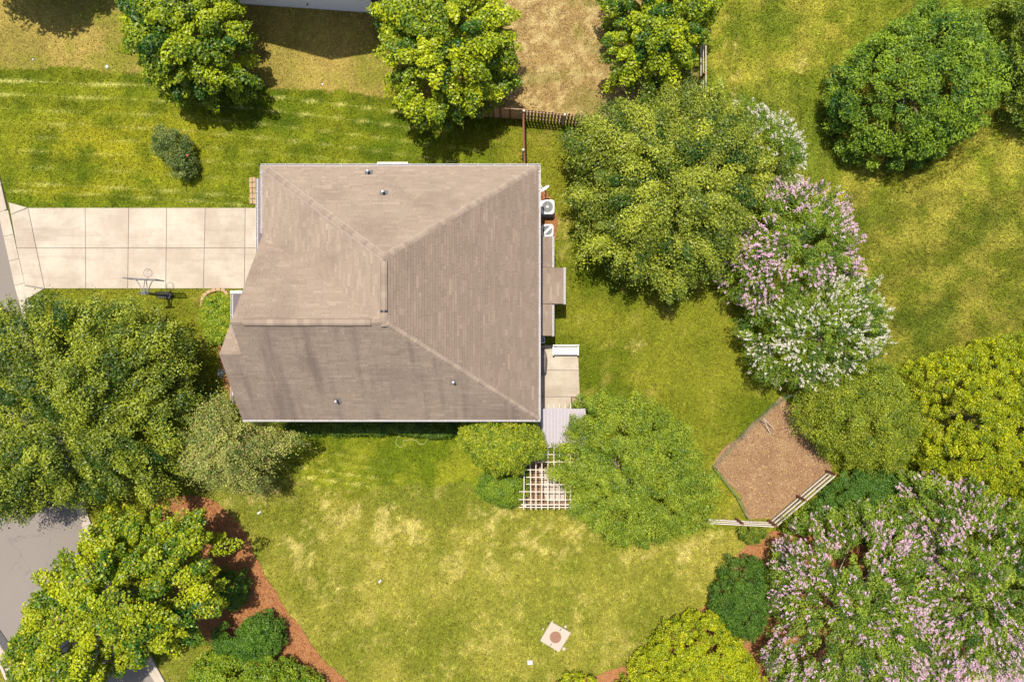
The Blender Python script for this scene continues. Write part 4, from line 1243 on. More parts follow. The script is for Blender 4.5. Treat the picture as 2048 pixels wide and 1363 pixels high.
# ------------------------------------------------------------------ grass (countless: one object for each kind of turf)
def blades(name, label, region, n_m2, h, wd, seed, lean=0.8, cscale=1.0, zoff=-0.03, extra=None, kind='stuff', mat='blade', cat='grass'):
    r = np.random.default_rng(seed)
    poly = region
    xs_ = [q[0] for q in poly]; ys_ = [q[1] for q in poly]
    x0, x1 = max(min(xs_), -32.2), min(max(xs_), 32.2)
    y0, y1 = max(min(ys_), -21.6), min(max(ys_), 21.6)
    n = int((x1 - x0) * (y1 - y0) * n_m2)
    X, Y = r.uniform(x0, x1, n), r.uniform(y0, y1, n)
    k = inside(X, Y, poly)
    jx, jy = X + r.normal(0, .05, n), Y + r.normal(0, .05, n) + (vnoise(X, Y, .5, 90) - .5) * .12
    for q in EXCL: k &= ~inside(jx, jy, q)
    if extra is not None: k &= extra(X, Y)
    X, Y = X[k], Y[k]; n = len(X)
    clump = vnoise(X, Y, .16, 51)
    hh = h * r.uniform(.6, 1.4, n) * (.65 + .7 * clump)
    a = r.uniform(0, 2 * math.pi, n)
    ln = lean * r.uniform(.4, 1.3, n)
    d = np.stack([np.cos(a) * ln, np.sin(a) * ln, np.ones(n)], -1); d /= np.linalg.norm(d, axis=1)[:, None]
    s = np.stack([-np.sin(a), np.cos(a), np.zeros(n)], -1) * (wd * r.uniform(.7, 1.3, n) / 2)[:, None]
    b0 = np.stack([X, Y, np.full(n, zoff)], -1)
    Vv = np.stack([b0 - s, b0 + s, b0 + d * hh[:, None]], 1).reshape(-1, 3)
    col = lawn_colour(X, Y) if cscale is not None else None
    col = col * (1.0 + r.normal(0, .42, n) + (clump - .5) * 1.3)[:, None] * cscale  # clump term puts tuft shading into the colour: low tufts darker, tall lighter
    col = np.clip(col, .004, .7)
    o = np_mesh(name, Vv, np.arange(n * 3).reshape(n, 3), np.repeat(col, 3, 0), M[mat])
    return tag(o, label, cat, kind=kind)


EXCL = [ROAD, ROAD_R, HOUSE, DRIVE, PATIO, PEN, MULCH_L, MULCH_R, MULCH_AC, MULCH_F, BED]
KBAND = offset_line(KERB, .12) + offset_line(KERB, -1.0)[::-1]
KBAND2 = offset_line(KERB2, -.05) + offset_line(KERB2, 1.0)[::-1]
KBAND3 = offset_line(KERB3, -.05) + offset_line(KERB3, 1.0)[::-1]
EXCL += [KBAND, KBAND2, KBAND3]
FULL = [(-33, -22), (33, -22), (33, 22), (-33, 22)]
own = lambda X, Y: ~(inside(X, Y, NEIGH) | inside(X, Y, STRAW) | inside(X, Y, MEADOW))
dn = lambda X, Y: inside(X, Y, NEIGH) & ~inside(X, Y, MEADOW)
blades('lawn_grass', 'mown green lawn around the house', FULL, 300, .12, .034, 71, extra=own, cscale=1.25)
blades('dry_grass', 'straw-coloured lawn of the neighbour behind the picket fence', NEIGH, 240, .10, .034, 72, extra=dn, cscale=1.3)
blades('meadow_grass', 'longer yellow-green grass of the open right side', MEADOW, 270, .15, .036, 73, cscale=1.3)
EXCL_ = EXCL; EXCL = [q for q in EXCL if q is not PEN]
blades('pen_grass', 'thin tufts of grass coming up inside the bare pen', PEN, 120, .10, .03, 75, extra=lambda X, Y: fbm(X, Y, .8, 95) + .12 * vnoise(X, Y, .15, 96) > .57, cscale=1.15)
EXCL = EXCL_
RING = PP([(1640, 200), (1670, 260), (1720, 320), (1760, 370), (1820, 385), (1900, 350), (1980, 280), (2048, 230), (2100, 250), (2100, 100), (1960, 60), (1800, 100)])
blades('tall_grass', 'uncut grass tussocks around the lone round evergreen', RING, 120, .55, .035, 74, lean=.7, cscale=.85)


def litter(name, label, poly, n_m2, L, wd, A, B, seed, z, exc=()):
    r = np.random.default_rng(seed)
    xs_ = [q[0] for q in poly]; ys_ = [q[1] for q in poly]
    x0, x1 = max(min(xs_), -32), min(max(xs_), 32); y0, y1 = max(min(ys_), -21.5), min(max(ys_), 21.5)
    n = int((x1 - x0) * (y1 - y0) * n_m2)
    X, Y = r.uniform(x0, x1, n), r.uniform(y0, y1, n)
    k = inside(X, Y, poly)
    X, Y = X[k], Y[k]; n = len(X)
    a = r.uniform(0, 2 * math.pi, n); t = r.normal(0, .25, n)
    d = np.stack([np.cos(a), np.sin(a), t], -1) * (L * r.uniform(.5, 1.4, n) / 2)[:, None]
    s = np.stack([-np.sin(a), np.cos(a), r.normal(0, .3, n)], -1) * (wd * r.uniform(.6, 1.4, n) / 2)[:, None]
    c = np.stack([X, Y, z + .01 + r.random(n) * .03], -1)
    Vv = np.stack([c - d, c + s, c + d, c - s], 1).reshape(-1, 3)
    q = np.clip(r.normal(.5, .3, n), 0, 1)[:, None]
    col = np.clip((np.array(A) * (1 - q) + np.array(B) * q) * (1 + r.normal(0, .2, n))[:, None], .01, .7)
    o = np_mesh(name, Vv, np.arange(n * 4).reshape(n, 4), np.repeat(col, 4, 0), M['blade'])
    return tag(o, label, 'litter', kind='stuff')


litter('pine_straw', 'orange pine straw of the curved bed beside the street maple', MULCH_L, 260, .13, .02, lin(150, 82, 44) * .5, lin(206, 134, 84) * .56, 81, .012)
litter('pine_straw', 'orange pine straw of the bed under the pink myrtles', MULCH_R, 160, .13, .02, lin(150, 82, 44) * .5, lin(206, 134, 84) * .56, 82, .012)
litter('pine_straw', 'orange pine straw around the two air conditioners', MULCH_AC, 260, .12, .02, lin(150, 82, 44) * .5, lin(206, 134, 84) * .56, 83, .012)
litter('pine_straw', 'red-brown straw along the front gable wall', MULCH_F, 260, .12, .03, lin(130, 74, 48) * .5, lin(196, 130, 96) * .56, 84, .012)
litter('leaf_litter', 'fallen leaves covering the bare fenced pen', PEN, 190, .075, .05, lin(150, 102, 62) * .5, lin(224, 186, 130) * .58, 85, .012)

# ------------------------------------------------------------------ fences
def picket_fence(label, a, b_, h, gap, pw, side, posts, mat='oldwood', group='wooden picket fences'):
    a, b_ = Vector((*a, 0)), Vector((*b_, 0))
    d = (b_ - a).normalized(); L = (b_ - a).length; nrm = Vector((-d.y, d.x, 0)) * side
    root = empty('picket_fence', a); tag(root, label, 'fence', group)
    for z in (.35, h * .55, h - .2):
        m = MB(); m.bar(a + nrm * .045 + Vector((0, 0, z)), b_ + nrm * .045 + Vector((0, 0, z)), .045, .09); m.build('rail', M[mat], root)
    k = 0.03
    while k < L - pw:
        hh = h + rs.uniform(-.03, .03)
        p0 = a + d * k; p1 = a + d * (k + pw); pm = (p0 + p1) / 2
        m = MB()
        f = [p0, p1, p1 + Vector((0, 0, hh - .06)), pm + Vector((0, 0, hh)), p0 + Vector((0, 0, hh - .06))]
        off = -nrm * .02 + d * rs.uniform(-.008, .008)
        m.hull([q + off for q in f], [q + nrm * .02 + off * .2 for q in f])
        m.build('picket', M[mat] if rs.random() < .75 else M['redwood'], root)
        k += pw + gap
    for t in posts:
        c = a + d * (L * t) + nrm * .09
        m = MB(); m.box(c.x - .06, c.x + .06, c.y - .06, c.y + .06, -.2, h + .08, inset=.01); m.build('post', M['bleached'], root)
    return root


cor = P(1048, 218, 1.8)[:2]
picket_fence('close-boarded picket fence below the tall yellow-green maple', cor, P(880, 207, 1.8)[:2], 1.75, .012, .13, -1, (.4, .8))
picket_fence('gapped picket fence running under the largest tree', cor, P(1230, 236, 1.8)[:2], 1.75, .075, .12, -1, (0.0, .45, .95))
picket_fence('picket fence seen edge-on between fence corner and house', (cor[0], cor[1] - .1), (.78, 9.15), 1.75, .012, .13, -1, (.55, .98), mat='redwood')


def rail_fence(label, pts, h, rails, group='board rail fences', step=2.2, mat='redwood'):
    root = empty('rail_fence', (*pts[0], 0)); tag(root, label, 'fence', group)
    for a, b_ in zip(pts, pts[1:]):
        a, b_ = Vector((*a, 0)), Vector((*b_, 0))
        d = (b_ - a).normalized(); L = (b_ - a).length
        for z in rails:
            m = MB(); m.bar(a + Vector((0, 0, z)), b_ + Vector((0, 0, z)), .045, .15); m.build('rail', M['bleached'], root)
        nn = max(1, round(L / step))
        for i in range(nn + 1):
            c = a + d * (L * i / nn) + Vector((-d.y, d.x, 0)) * .08
            m = MB(); m.box(c.x - .055, c.x + .055, c.y - .055, c.y + .055, -.2, h + .06, inset=.01); m.build('post', M[mat], root)
    return root


rail_fence('three-board fence from the light tree to the pen corner', [P(1418, 1046, 1.2)[:2], P(1552, 1053, 1.2)[:2]], 1.25, (.25, .68, 1.12))
rail_fence('board fence slanting along the pen under the pink myrtle', [P(1552, 1053, 1.2)[:2], P(1672, 950, 1.2)[:2]], 1.25, (.25, .68, 1.12))
rail_fence('board fence beside the maple in the straw-coloured yard', [P(1412, 250, 1.4)[:2], P(1412, -60, 1.4)[:2]], 1.4, (.3, .82, 1.32), step=2.6)
# wire fence of the pen
wf = empty('wire_fence', P(1425, 931)); tag(wf, 'thin green wire fence on stakes around the bare pen', 'fence')
wl = PP([(1492, 1032), (1470, 990), (1424, 931), (1480, 868), (1545, 806), (1572, 788)])
m = MB()
for a, b_ in zip(wl, wl[1:]):
    L = math.dist(a, b_); n = int(L / .16)
    for z in np.arange(.05, 1.06, .17): m.bar((*a, z), (*b_, z), .007, .007)
    for i in range(n):
        t = i / n; x, y = a[0] + (b_[0] - a[0]) * t, a[1] + (b_[1] - a[1]) * t
        m.bar((x, y, 0), (x, y, 1.05), .006, .006)
m.build('wire_mesh', simple('green_wire', (.10, .16, .10), .5), wf)
for q in wl:
    m = MB(); m.tube([(*q, -.2), (q[0] + .03, q[1], 1.2)], .022, 7); m.build('stake', M['steel'], wf)
for i, (a, c) in enumerate((((1527, 836), (1541, 868)), ((1528, 836), (1546, 856)))):
    m = MB(); m.tube([P(*a, .9), P((a[0] + c[0]) / 2, (a[1] + c[1]) / 2, .45), P(*c, .05)], [.022, .026, .03], 7)
    tag(m.build('stick', M['bleached']), ('longer' if i == 0 else 'shorter') + ' bleached stick leaning inside the wire fence of the pen', 'stick')

# ------------------------------------------------------------------ pergola, patio things
pg = empty('pergola', P(1110, 950)); tag(pg, 'bleached lattice pergola with grey corrugated roof panel beside the patio', 'pergola')
ZP_ = 2.45
for px in (1049, 1060, 1071.5, 1084, 1096, 1107, 1118.5, 1130, 1141):
    y0_ = 806 if px > 1080 else (905 if px < 1065 else 870)
    a, b_ = P(px, y0_, ZP_), P(px + rs.uniform(-2, 2), 1018, ZP_)
    m = MB(); m.bar((a[0], a[1], ZP_), (b_[0], b_[1], ZP_), .05, .14); m.build('rafter', M['bleached'], pg)
for i, py in enumerate((893, 908, 923, 938, 953, 968, 983, 998, 1013)):
    x0_ = 1075 if py < 930 else 1052 if py < 975 else 1038
    a, b_ = P(x0_, py + rs.uniform(-1, 1), ZP_ + .09), P(1150, py + rs.uniform(-1, 1), ZP_ + .09)
    m = MB(); m.bar((a[0], a[1], ZP_ + .093), (b_[0], b_[1], ZP_ + .093), .045, .045); m.build('purlin', M['bleached'], pg)
for px, py in ((1084, 822), (1162, 822), (1050, 1010), (1150, 1010)):
    q = P(px, py, 2.4)
    m = MB(); m.box(q[0] - .06, q[0] + .06, q[1] - .06, q[1] + .06, 0, 2.38); m.build('post', M['bleached'], pg)
for py in (824, 1008):
    a, b_ = P(1042, py, 2.3), P(1166, py, 2.3)
    m = MB(); m.bar(a, b_, .06, .14); m.build('beam', M['bleached'], pg)
x0_, x1_ = P(1082, 0, 2.6)[0], P(1171, 0, 2.6)[0]
ya, yb = P(0, 816, 2.6)[1], P(0, 893, 2.6)[1]
n = 88
gxs = np.linspace(x0_, x1_, n)
Vv = []; 
for x in gxs:
    zz = 2.6 + .018 * (abs(((x - x0_) / .19) % 1.0 - .5) < .16)
    Vv += [(x, ya + .02 * math.sin(x * 3), zz + .05), (x, yb, zz), (x, ya + .02 * math.sin(x * 3), zz + .046), (x, yb, zz - .004)]
m = MB(); m.v = Vv
for i in range(n - 1):
    k = i * 4
    m.f += [(k + 1, k + 5, k + 4, k), (k + 2, k + 6, k + 7, k + 3)]; m.t += [.5, .5]
m.f += [(0, 2, 3, 1), (4 * n - 4, 4 * n - 3, 4 * n - 1, 4 * n - 2)]; m.t += [.5, .5]
m.build('roof_panel', M['panel'], pg)

# bench
b0 = P(1105, 709, .45); b1 = P(1157, 690, .45)
bench = empty('bench', ((b0[0] + b1[0]) / 2, (b0[1] + b1[1]) / 2, 0)); tag(bench, 'white garden bench on the patio edge', 'bench')
x0_, x1_, ya, yb = b0[0], b1[0], b0[1], b1[1]
for i in range(4):
    w = (yb - ya - .12) / 4
    m = MB(); m.box(x0_ + .06, x1_ - .06, ya + i * w + .006, ya + (i + 1) * w - .006, .42, .45, inset=.006); m.build('seat_slat', M['white'], bench)
for x in (x0_, x1_ - .09):
    m = MB(); m.box(x, x + .09, ya - .02, yb - .04, .62, .66, inset=.01); m.build('armrest', M['white'], bench)
    for y in (ya, yb - .1):
        m = MB(); m.box(x + .015, x + .075, y, y + .06, .03, .62); m.build('leg', M['white'], bench)
m = MB(); m.hull([(x0_, yb - .10, .46), (x1_, yb - .10, .46), (x1_, yb - .06, .46), (x0_, yb - .06, .46)], [(x0_, yb - .02, .9), (x1_, yb - .02, .9), (x1_, yb + .03, .9), (x0_, yb + .03, .9)])
m.build('backrest', M['white'], bench)

# covered grill against the wall
q = P(1086, 722, .9)
root = empty('grill', (q[0] - .1, q[1], 0)); tag(root, 'grey-brown covered grill half under the eave beside the patio', 'grill')
m = MB()
prof = []
for z, sx, sy in ((.03, .36, .78), (.5, .37, .76), (.9, .36, .72), (1.05, .28, .55), (1.15, .15, .36)):
    prof.append([(q[0] - .14 + sx * math.copysign(abs(math.cos(a)) ** .6, math.cos(a)) * (1 + .06 * math.sin(5 * a)), q[1] + sy * math.copysign(abs(math.sin(a)) ** .6, math.sin(a)), z + .02 * math.sin(7 * a)) for a in np.linspace(0, 2 * math.pi, 28, endpoint=False)])
for A0, B0 in zip(prof, prof[1:]):
    for i in range(28):
        j = (i + 1) % 28; m.poly([A0[i], A0[j], B0[j], B0[i]])
m.poly(prof[-1]); m.build('cover', M['cover'], root, smooth=True)
m = MB(); m.box(q[0] - .3, q[0] - .05, q[1] - .8, q[1] - .70, .6, .66); m.build('handle', M['dark'], root)

# stone block hearth by the pergola
q0, q1 = P(1144, 815, .8), P(1168, 795, .8)
root = empty('block_planter', ((q0[0] + q1[0]) / 2, (q0[1] + q1[1]) / 2, 0)); tag(root, 'tan concrete block stack with holes at the pergola corner', 'block stack')
m = MB(); m.box(q0[0], q1[0], q0[1], q1[1], 0, .76, inset=.01); m.build('block', simple('block_face', lin(196, 166, 138) * .5, .9, .25, 9, bumps=.4), root)
for i, (a, c, w, h) in enumerate(((1153, 808, .10, .20), (1158, 812, .08, .12), (1160, 805, .16, .07), (1162, 811, .06, .16))):
    p = P(a, c, .78)
    m = MB(); m.box(p[0] - w / 2, p[0] + w / 2, p[1] - h / 2, p[1] + h / 2, .70, .764); m.build('hole', M['dark'], root)

# air conditioners
def condenser(label, c0, c1, h, hub, bar_, group='air conditioners', name='air_conditioner'):
    a, b_ = P(*c0, h), P(*c1, h)
    cx, cy, hw, hd = (a[0] + b_[0]) / 2, (a[1] + b_[1]) / 2, abs(b_[0] - a[0]) / 2, abs(b_[1] - a[1]) / 2
    root = empty(name, (cx, cy, 0)); tag(root, label, 'air conditioner', group)
    rr = min(hw, hd)
    def rrect(s, k=.16):
        pts = []
        for qx, qy, a0 in ((1, 1, 0), (-1, 1, 90), (-1, -1, 180), (1, -1, 270)):
            for t in (0, 30, 60, 90):
                an = math.radians(a0 + t)
                pts.append((cx + qx * (hw * s - k * rr) + math.cos(an) * k * rr, cy + qy * (hd * s - k * rr) + math.sin(an) * k * rr))
        return pts
    m = MB(); m.prism(rrect(1.1, .1), 0, .07, inset=.01); m.build('pad', M['concrete_light'], root)
    m = MB(); m.prism(rrect(.94), .07, h - .06); m.build('coil_body', M['acgrey'], root)
    for i in range(7):
        z = .15 + i * (h - .3) / 6.5
        m = MB(); o_ = rrect(.965); m.prism(o_, z, z + .02); m.build('louver', M['acwhite'], root)
    # top shell: ring from rounded square to circular opening
    m = MB(); n_ = 48
    def sq(an, s):
        c, s_ = math.cos(an), math.sin(an)
        k = 1 / max(abs(c), abs(s_)); k = min(k, 1.22)
        return (cx + c * k * hw * s, cy + s_ * k * hd * s)
    ri = rr * .80
    for i in range(n_):
        a0, a1 = 2 * math.pi * i / n_, 2 * math.pi * (i + 1) / n_
        o0, o1 = sq(a0, 1), sq(a1, 1)
        i0, i1 = (cx + ri * math.cos(a0), cy + ri * math.sin(a0)), (cx + ri * math.cos(a1), cy + ri * math.sin(a1))
        m.poly([(*o0, h - .02), (*o1, h - .02), (*i1, h), (*i0, h)])
        m.poly([(*o0, h - .1), (*o1, h - .1), (*o1, h - .02), (*o0, h - .02)])
        m.poly([(*i0, h), (*i1, h), (*i1, h - .1), (*i0, h - .1)])
    m.build('top_cover', M['acwhite'], root)
    m = MB(); m.lathe((cx, cy, h - .12), [(ri * 1.02, 0), (ri * 1.02, .02)], 32); m.build('fan_well', M['acgrey'], root)
    for k in range(4):
        an = k * math.pi / 2 + .3
        m = MB(); d = Vector((math.cos(an), math.sin(an), 0)); s_ = Vector((-d.y, d.x, 0))
        c = Vector((cx, cy, h - .07))
        m.poly([c + d * ri * .15 - s_ * .05, c + d * ri * .95 - s_ * .14 + Vector((0, 0, .02)), c + d * ri * .95 + s_ * .1 - Vector((0, 0, .02)), c + d * ri * .15 + s_ * .05])
        m.build('fan_blade', M['darksteel'], root)
    m = MB()
    for k in range(12):
        an = k * math.pi / 6
        m.bar((cx + ri * .2 * math.cos(an), cy + ri * .2 * math.sin(an), h - .004), (cx + ri * math.cos(an), cy + ri * math.sin(an), h - .004), .007, .007)
    for rad in (.5, .75):
        m.tube([(cx + ri * rad * math.cos(t), cy + ri * rad * math.sin(t), h - .004) for t in np.linspace(0, 2 * math.pi, 33)], .005, 4)
    m.build('grille', M['darksteel'], root)
    m = MB(); m.lathe((cx, cy, h - .012), [(hub * rr, 0), (hub * rr * .9, .03), (hub * rr * .4, .04)], 20); m.build('hub', M['acwhite'], root)
    if bar_:
        m = MB(); d = Vector((math.cos(.75), math.sin(.75), 0)) * ri * .98
        m.bar(Vector((cx, cy, h)) - d, Vector((cx, cy, h)) + d, .13, .014); m.build('motor_strap', M['acwhite'], root)
condenser('larger white air conditioner below the satellite dish', (1081, 428), (1109, 399), .9, .2, False)
condenser('smaller white air conditioner next to the low back roof', (1083, 473), (1107, 448), .75, .22, True)
condenser('small shaded grey-blue fan unit between low roof and patio', (1079, 686), (1090, 673), .5, .3, False, group='fan units', name='fan_unit')

# satellite dish on a mast
dc = Vector(P(1089, 379, 1.7))
dish = empty('satellite_dish', (dc.x + .1, dc.y - .25, 0)); tag(dish, 'white satellite dish on a bent mast by the house corner', 'satellite dish')
ax = Vector((-.50, .72, .42)).normalized()
u = ax.cross(Vector((0, 0, 1))).normalized(); v = u.cross(ax).normalized()
m = MB(); rings = []
for r_ in (0, .12, .24, .36):
    k = len(m.v); rings.append(k)
    m.v += [tuple(dc + ax * (.55 * r_ * r_) + (u * math.cos(t) * r_ * 1.0 + v * math.sin(t) * r_ * .9)) for t in np.linspace(0, 2 * math.pi, 28, endpoint=False)]
    m.v += [tuple(dc + ax * (.55 * r_ * r_ - .02) + (u * math.cos(t) * r_ * 1.0 + v * math.sin(t) * r_ * .9)) for t in np.linspace(0, 2 * math.pi, 28, endpoint=False)]
for a, b_ in zip(rings, rings[1:]):
    for i in range(28):
        j = (i + 1) % 28
        m.f += [(a + i, a + j, b_ + j, b_ + i), (a + 28 + j, a + 28 + i, b_ + 28 + i, b_ + 28 + j)]; m.t += [.5, .5]
k = rings[-1]
for i in range(28):
    j = (i + 1) % 28; m.f.append((k + i, k + j, k + 28 + j, k + 28 + i)); m.t.append(.5)
m.build('reflector', M['white'], dish, smooth=True)
f = dc + ax * .55 - v * .3
m = MB(); m.tube([dc - v * .3 - ax * .02, dc + ax * .3 - v * .34, f], .016, 7); m.build('feed_arm', M['white'], dish)
m = MB(); m.tube([f, f - ax * .12], .035, 10); m.build('feed_horn', M['white'], dish)
m = MB(); m.tube([dc - ax * .03, dc - ax * .18 - Vector((0, 0, .1)), (dc.x + .1, dc.y - .25, 1.3), (dc.x + .1, dc.y - .25, -.1)], .028, 8); m.build('mast', M['darksteel'], dish)

# ------------------------------------------------------------------ basketball hoop
hp = Vector(P(334, 590)); hoop = empty('basketball_hoop', hp); tag(hoop, 'portable basketball hoop at the driveway edge', 'basketball hoop')
m = MB(); bz = [(-.55, -.16), (.22, -.26), (.42, 0), (.22, .22), (-.55, .16)]
m.hull([(hp.x + a, hp.y + c, .0) for a, c in bz], [(hp.x + a * .9, hp.y + c * .85, .16) for a, c in bz]); m.build('base', M['dark'], hoop)
PT = hp + Vector((-.05, 0, 2.55))
m = MB(); m.tube([hp + Vector((.05, 0, .1)), hp + Vector((.0, 0, 1.2)), PT], [.055, .05, .05], 10); m.build('pole', M['darksteel'], hoop)
bc = Vector(P(288, 558.5, 2.55)); ZB0, ZB1 = 2.1, 3.1
wb = .9
ang = math.radians(-3)
ux = Vector((math.cos(ang), math.sin(ang), 0)); uy = Vector((-ux.y, ux.x, 0))
m = MB()
for z in (ZB0, ZB1): m.bar(bc - ux * wb + Vector((0, 0, z - bc.z)), bc + ux * wb + Vector((0, 0, z - bc.z)), .05, .05)
for s_ in (-1, 1): m.bar(bc + ux * wb * s_ + Vector((0, 0, ZB0 - bc.z)), bc + ux * wb * s_ + Vector((0, 0, ZB1 - bc.z)), .05, .05)
bb = m.build('backboard_frame', M['darksteel'], hoop)
m = MB(); m.bar(bc - ux * (wb - .03) + Vector((0, 0, (ZB0 + ZB1) / 2 - bc.z)), bc + ux * (wb - .03) + Vector((0, 0, (ZB0 + ZB1) / 2 - bc.z)), .02, ZB1 - ZB0 - .05); m.build('backboard', M['acrylic'], hoop)
for s_, zt_ in ((-.25, 2.75), (.0, 2.3), (.12, 2.75), (.25, 2.3)):
    m = MB(); a = bc + ux * s_ * 1.4 + Vector((0, 0, zt_ - bc.z)) - uy * .02
    kk = PT + Vector((s_ * .5, .3, zt_ - .15 - PT.z)); e_ = PT + Vector((s_ * .35, -.12, zt_ - .25 - PT.z))
    m.tube([a, kk, e_], .026, 7); m.build('arm', M['steel'], hoop)
m = MB(); m.bar(PT + Vector((-.28, -.06, -.1)), PT + Vector((.28, -.06, -.1)), .1, .1); m.build('bracket', M['dark'], hoop)
m = MB(); m.bar(PT + Vector((.1, -.1, -.2)), hp + Vector((.18, -.12, .9)), .06, .06); m.build('lift_bar', M['dark'], hoop)
rc_ = bc + uy * .40; rc_.z = 2.2
m = MB(); m.tube([rc_ + Vector((math.cos(t) * .235, math.sin(t) * .235, 0)) for t in np.linspace(0, 2 * math.pi, 33)], .011, 6); rim_ = m.build('rim', M['darksteel'], hoop)
m = MB(); m.bar(rc_ - uy * .235, rc_ - uy * .38, .1, .03); m.build('rim_bracket', M['rimred'], hoop)
m = MB()
for k in range(14):
    a0 = 2 * math.pi * k / 14
    for sg in (1, -1):
        pts = [rc_ + Vector((math.cos(a0 + sg * t * .45) * (.225 - .10 * t + .04 * t * t), math.sin(a0 + sg * t * .45) * (.225 - .10 * t + .04 * t * t), -.36 * t)) for t in (0, .33, .66, 1)]
        m.tube(pts, .0045, 4, caps=False)
m.build('net', M['rope'], hoop)

# ------------------------------------------------------------------ stones, slab, small things
def brick_piece(c, along, l, w, h, mat, parent, z0=0.0):
    a = Vector((math.cos(along), math.sin(along), 0)); s_ = Vector((-a.y, a.x, 0)); c = Vector((c[0], c[1], 0))
    q = [c + a * (l / 2) * i + s_ * (w / 2) * j for i, j in ((-1, -1), (1, -1), (1, 1), (-1, 1))]
    m = MB(); m.prism([(p.x + rs.uniform(-.012, .012), p.y + rs.uniform(-.012, .012)) for p in q], z0 - .05, z0 + h, inset=.015)
    return m.build('paver', M[mat], parent)
ed = empty('stone_edging', P(506, 390)); tag(ed, 'straight double row of tan pavers beside the garage pent roof', 'edging')
y = 360
while y < 414:
    for px in (503, 509.5):
        c = P(px + (412 - y) * -.02, y); brick_piece(c, math.pi / 2, .30, .17, .08, 'stone', ed)
    y += 10.8
ed = empty('stone_edging', P(430, 582)); tag(ed, 'curved tan stone edging around the light green ground cover', 'edging')
arc = resample(PP([(406, 612), (404, 600), (408, 590), (418, 583), (430, 579), (445, 578), (452, 582), (456, 592), (460, 604)]), .30)
for a, b_ in zip(arc, arc[1:]):
    brick_piece(((a[0] + b_[0]) / 2, (a[1] + b_[1]) / 2), math.atan2(b_[1] - a[1], b_[0] - a[0]), .275, .2, .1, 'stone', ed)

sl = empty('utility_slab', P(1111, 1271)); tag(sl, 'square concrete slab with a round rusty lid on the side lawn', 'slab')
q = PP([(1102, 1241), (1142, 1263), (1118, 1302), (1080, 1279)])
m = MB(); m.prism(q, -.1, .10, inset=.015); m.build('slab', M['concrete_light'], sl)
c = P(1111, 1273, .1)
m = MB(); m.lathe((c[0], c[1], .09), [(.345, 0), (.345, .035), (.31, .04)], 32); m.build('lid', M['rust'], sl)
for a in ((1121, 1258), (1102, 1288)):
    p = Vector(P(*a, .1)); m = MB(); m.bar(p + Vector((-.05, -.06, .012)), p + Vector((.05, .06, .012)), .03, .03); m.build('lift_handle', M['dark'], sl)
def rock(c, r_, label, mat='stone', seed=0):
    r = random.Random(seed); m = MB(); rings = []
    for zf, k in ((-.3, .8), (.15, 1.0), (.45, .75), (.62, .3)):
        rings.append([(c[0] + math.cos(t) * r_ * k * r.uniform(.8, 1.2), c[1] + math.sin(t) * r_ * k * r.uniform(.8, 1.2), r_ * zf) for t in np.linspace(0, 2 * math.pi, 9, endpoint=False)])
    for A0, B0 in zip(rings, rings[1:]):
        for i in range(9): m.poly([A0[i], A0[(i + 1) % 9], B0[(i + 1) % 9], B0[i]])
    m.poly(rings[-1])
    return tag(m.build('stone', M[mat]), label, 'stone', 'pale stones')
for i, (px, py, r_, lb) in enumerate(((1086, 1257, .07, 'pale stone at the left side of the utility slab'), (1131, 1252, .1, 'pale stone at the upper right side of the utility slab'), (1128, 1296, .12, 'pale stone at the lower right side of the utility slab'), (1105, 1241, .06, 'small pale stone at the top corner of the utility slab'), (214, 134, .11, 'pale stone on the dry lawn left of the top left maple'), (66, 119, .06, 'small pale stone on the dry lawn near the left edge'), (645, 169, .07, 'small pale stone at the mown edge between two maples'))):
    rock(P(px, py), r_, lb, 'paper' if py < 200 else 'concrete_light', i)
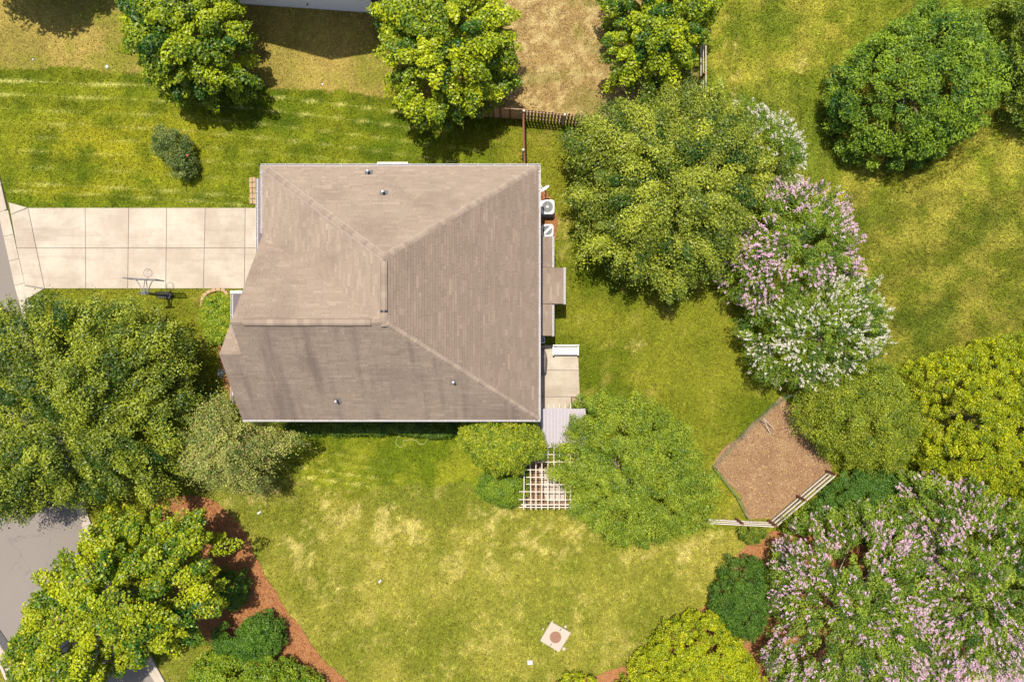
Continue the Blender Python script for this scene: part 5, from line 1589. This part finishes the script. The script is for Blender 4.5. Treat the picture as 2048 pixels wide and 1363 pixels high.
for (px, py, l, w, a, lb) in ((1060, 1323, .32, .26, .1, 'white square plastic cover lying left below the utility slab'), (519, 1024, .26, .12, .6, 'thin white scrap on the side lawn near the pine straw'), (760, 1161, .22, .12, .9, 'thin white scrap in the middle of the side lawn')):
    c = P(px, py); m = MB(); d = Vector((math.cos(a), math.sin(a))); s_ = Vector((-d.y, d.x))
    m.prism([(c[0] + (d * l / 2 * i + s_ * w / 2 * j).x, c[1] + (d * l / 2 * i + s_ * w / 2 * j).y) for i, j in ((-1, -1), (1, -1), (1, 1), (-1, 1))], .0, .075, inset=.012)
    tag(m.build('plastic_cover' if l > .3 else 'scrap', M['paper']), lb, 'litter')
# street ironwork
c = P(180, 1345)
root = empty('manhole_cover', c); tag(root, 'round iron manhole cover in the street under the maple', 'manhole cover')
m = MB(); m.lathe((c[0], c[1], .002), [(.36, 0), (.36, .012), (.33, .014)], 32); m.build('lid', M['iron'], root)
g0 = Vector(P(-4, 1284)); root = empty('storm_drain', g0); tag(root, 'iron storm drain grate at the left edge by the kerb', 'drain')
dr = (Vector(KERB2[2]) - Vector(KERB2[1])).normalized(); sd = Vector((-dr.y, dr.x))
m = MB(); m.prism([tuple(g0.xy + dr * a + sd * c_) for a, c_ in ((-.6, -.05), (.6, -.05), (.6, .55), (-.6, .55))], -.05, .006); m.build('frame', M['dark'], root)
for i in range(15):
    a = -.56 + i * .08
    m = MB(); m.prism([tuple(g0.xy + dr * x + sd * c_) for x, c_ in ((a, -.02), (a + .035, -.02), (a + .035, .52), (a, .52))], .006, .03); m.build('grate_bar', M['iron'], root)

# garden hose left lying below the house wall
hs = [(540 + x / 4.876, 820 + y / 4.876) for x, y in ((1300, 150), (1285, 215), (1245, 265), (1228, 312), (1268, 360), (1312, 334), (1300, 296), (1345, 288), (1400, 286), (1430, 300), (1462, 328), (1500, 326), (1530, 292), (1560, 270))]
hp_ = [Vector(P(a, b_, .03)) for a, b_ in hs]
fine = []
for i in range(len(hp_) - 1):
    p0, p1, p2, p3 = hp_[max(i - 1, 0)], hp_[i], hp_[i + 1], hp_[min(i + 2, len(hp_) - 1)]
    for t in np.linspace(0, 1, 6, endpoint=False):
        fine.append(.5 * ((2 * p1) + (p2 - p0) * t + (2 * p0 - 5 * p1 + 4 * p2 - p3) * t * t + (3 * p1 - p0 - 3 * p2 + p3) * t ** 3) + Vector((0, 0, .02)))
m = MB(); m.tube(fine, .013, 6)
tag(m.build('garden_hose', simple('hose_rubber', (.34, .36, .12), .6)), 'thin pale green garden hose looped on the grass below the wall', 'hose')
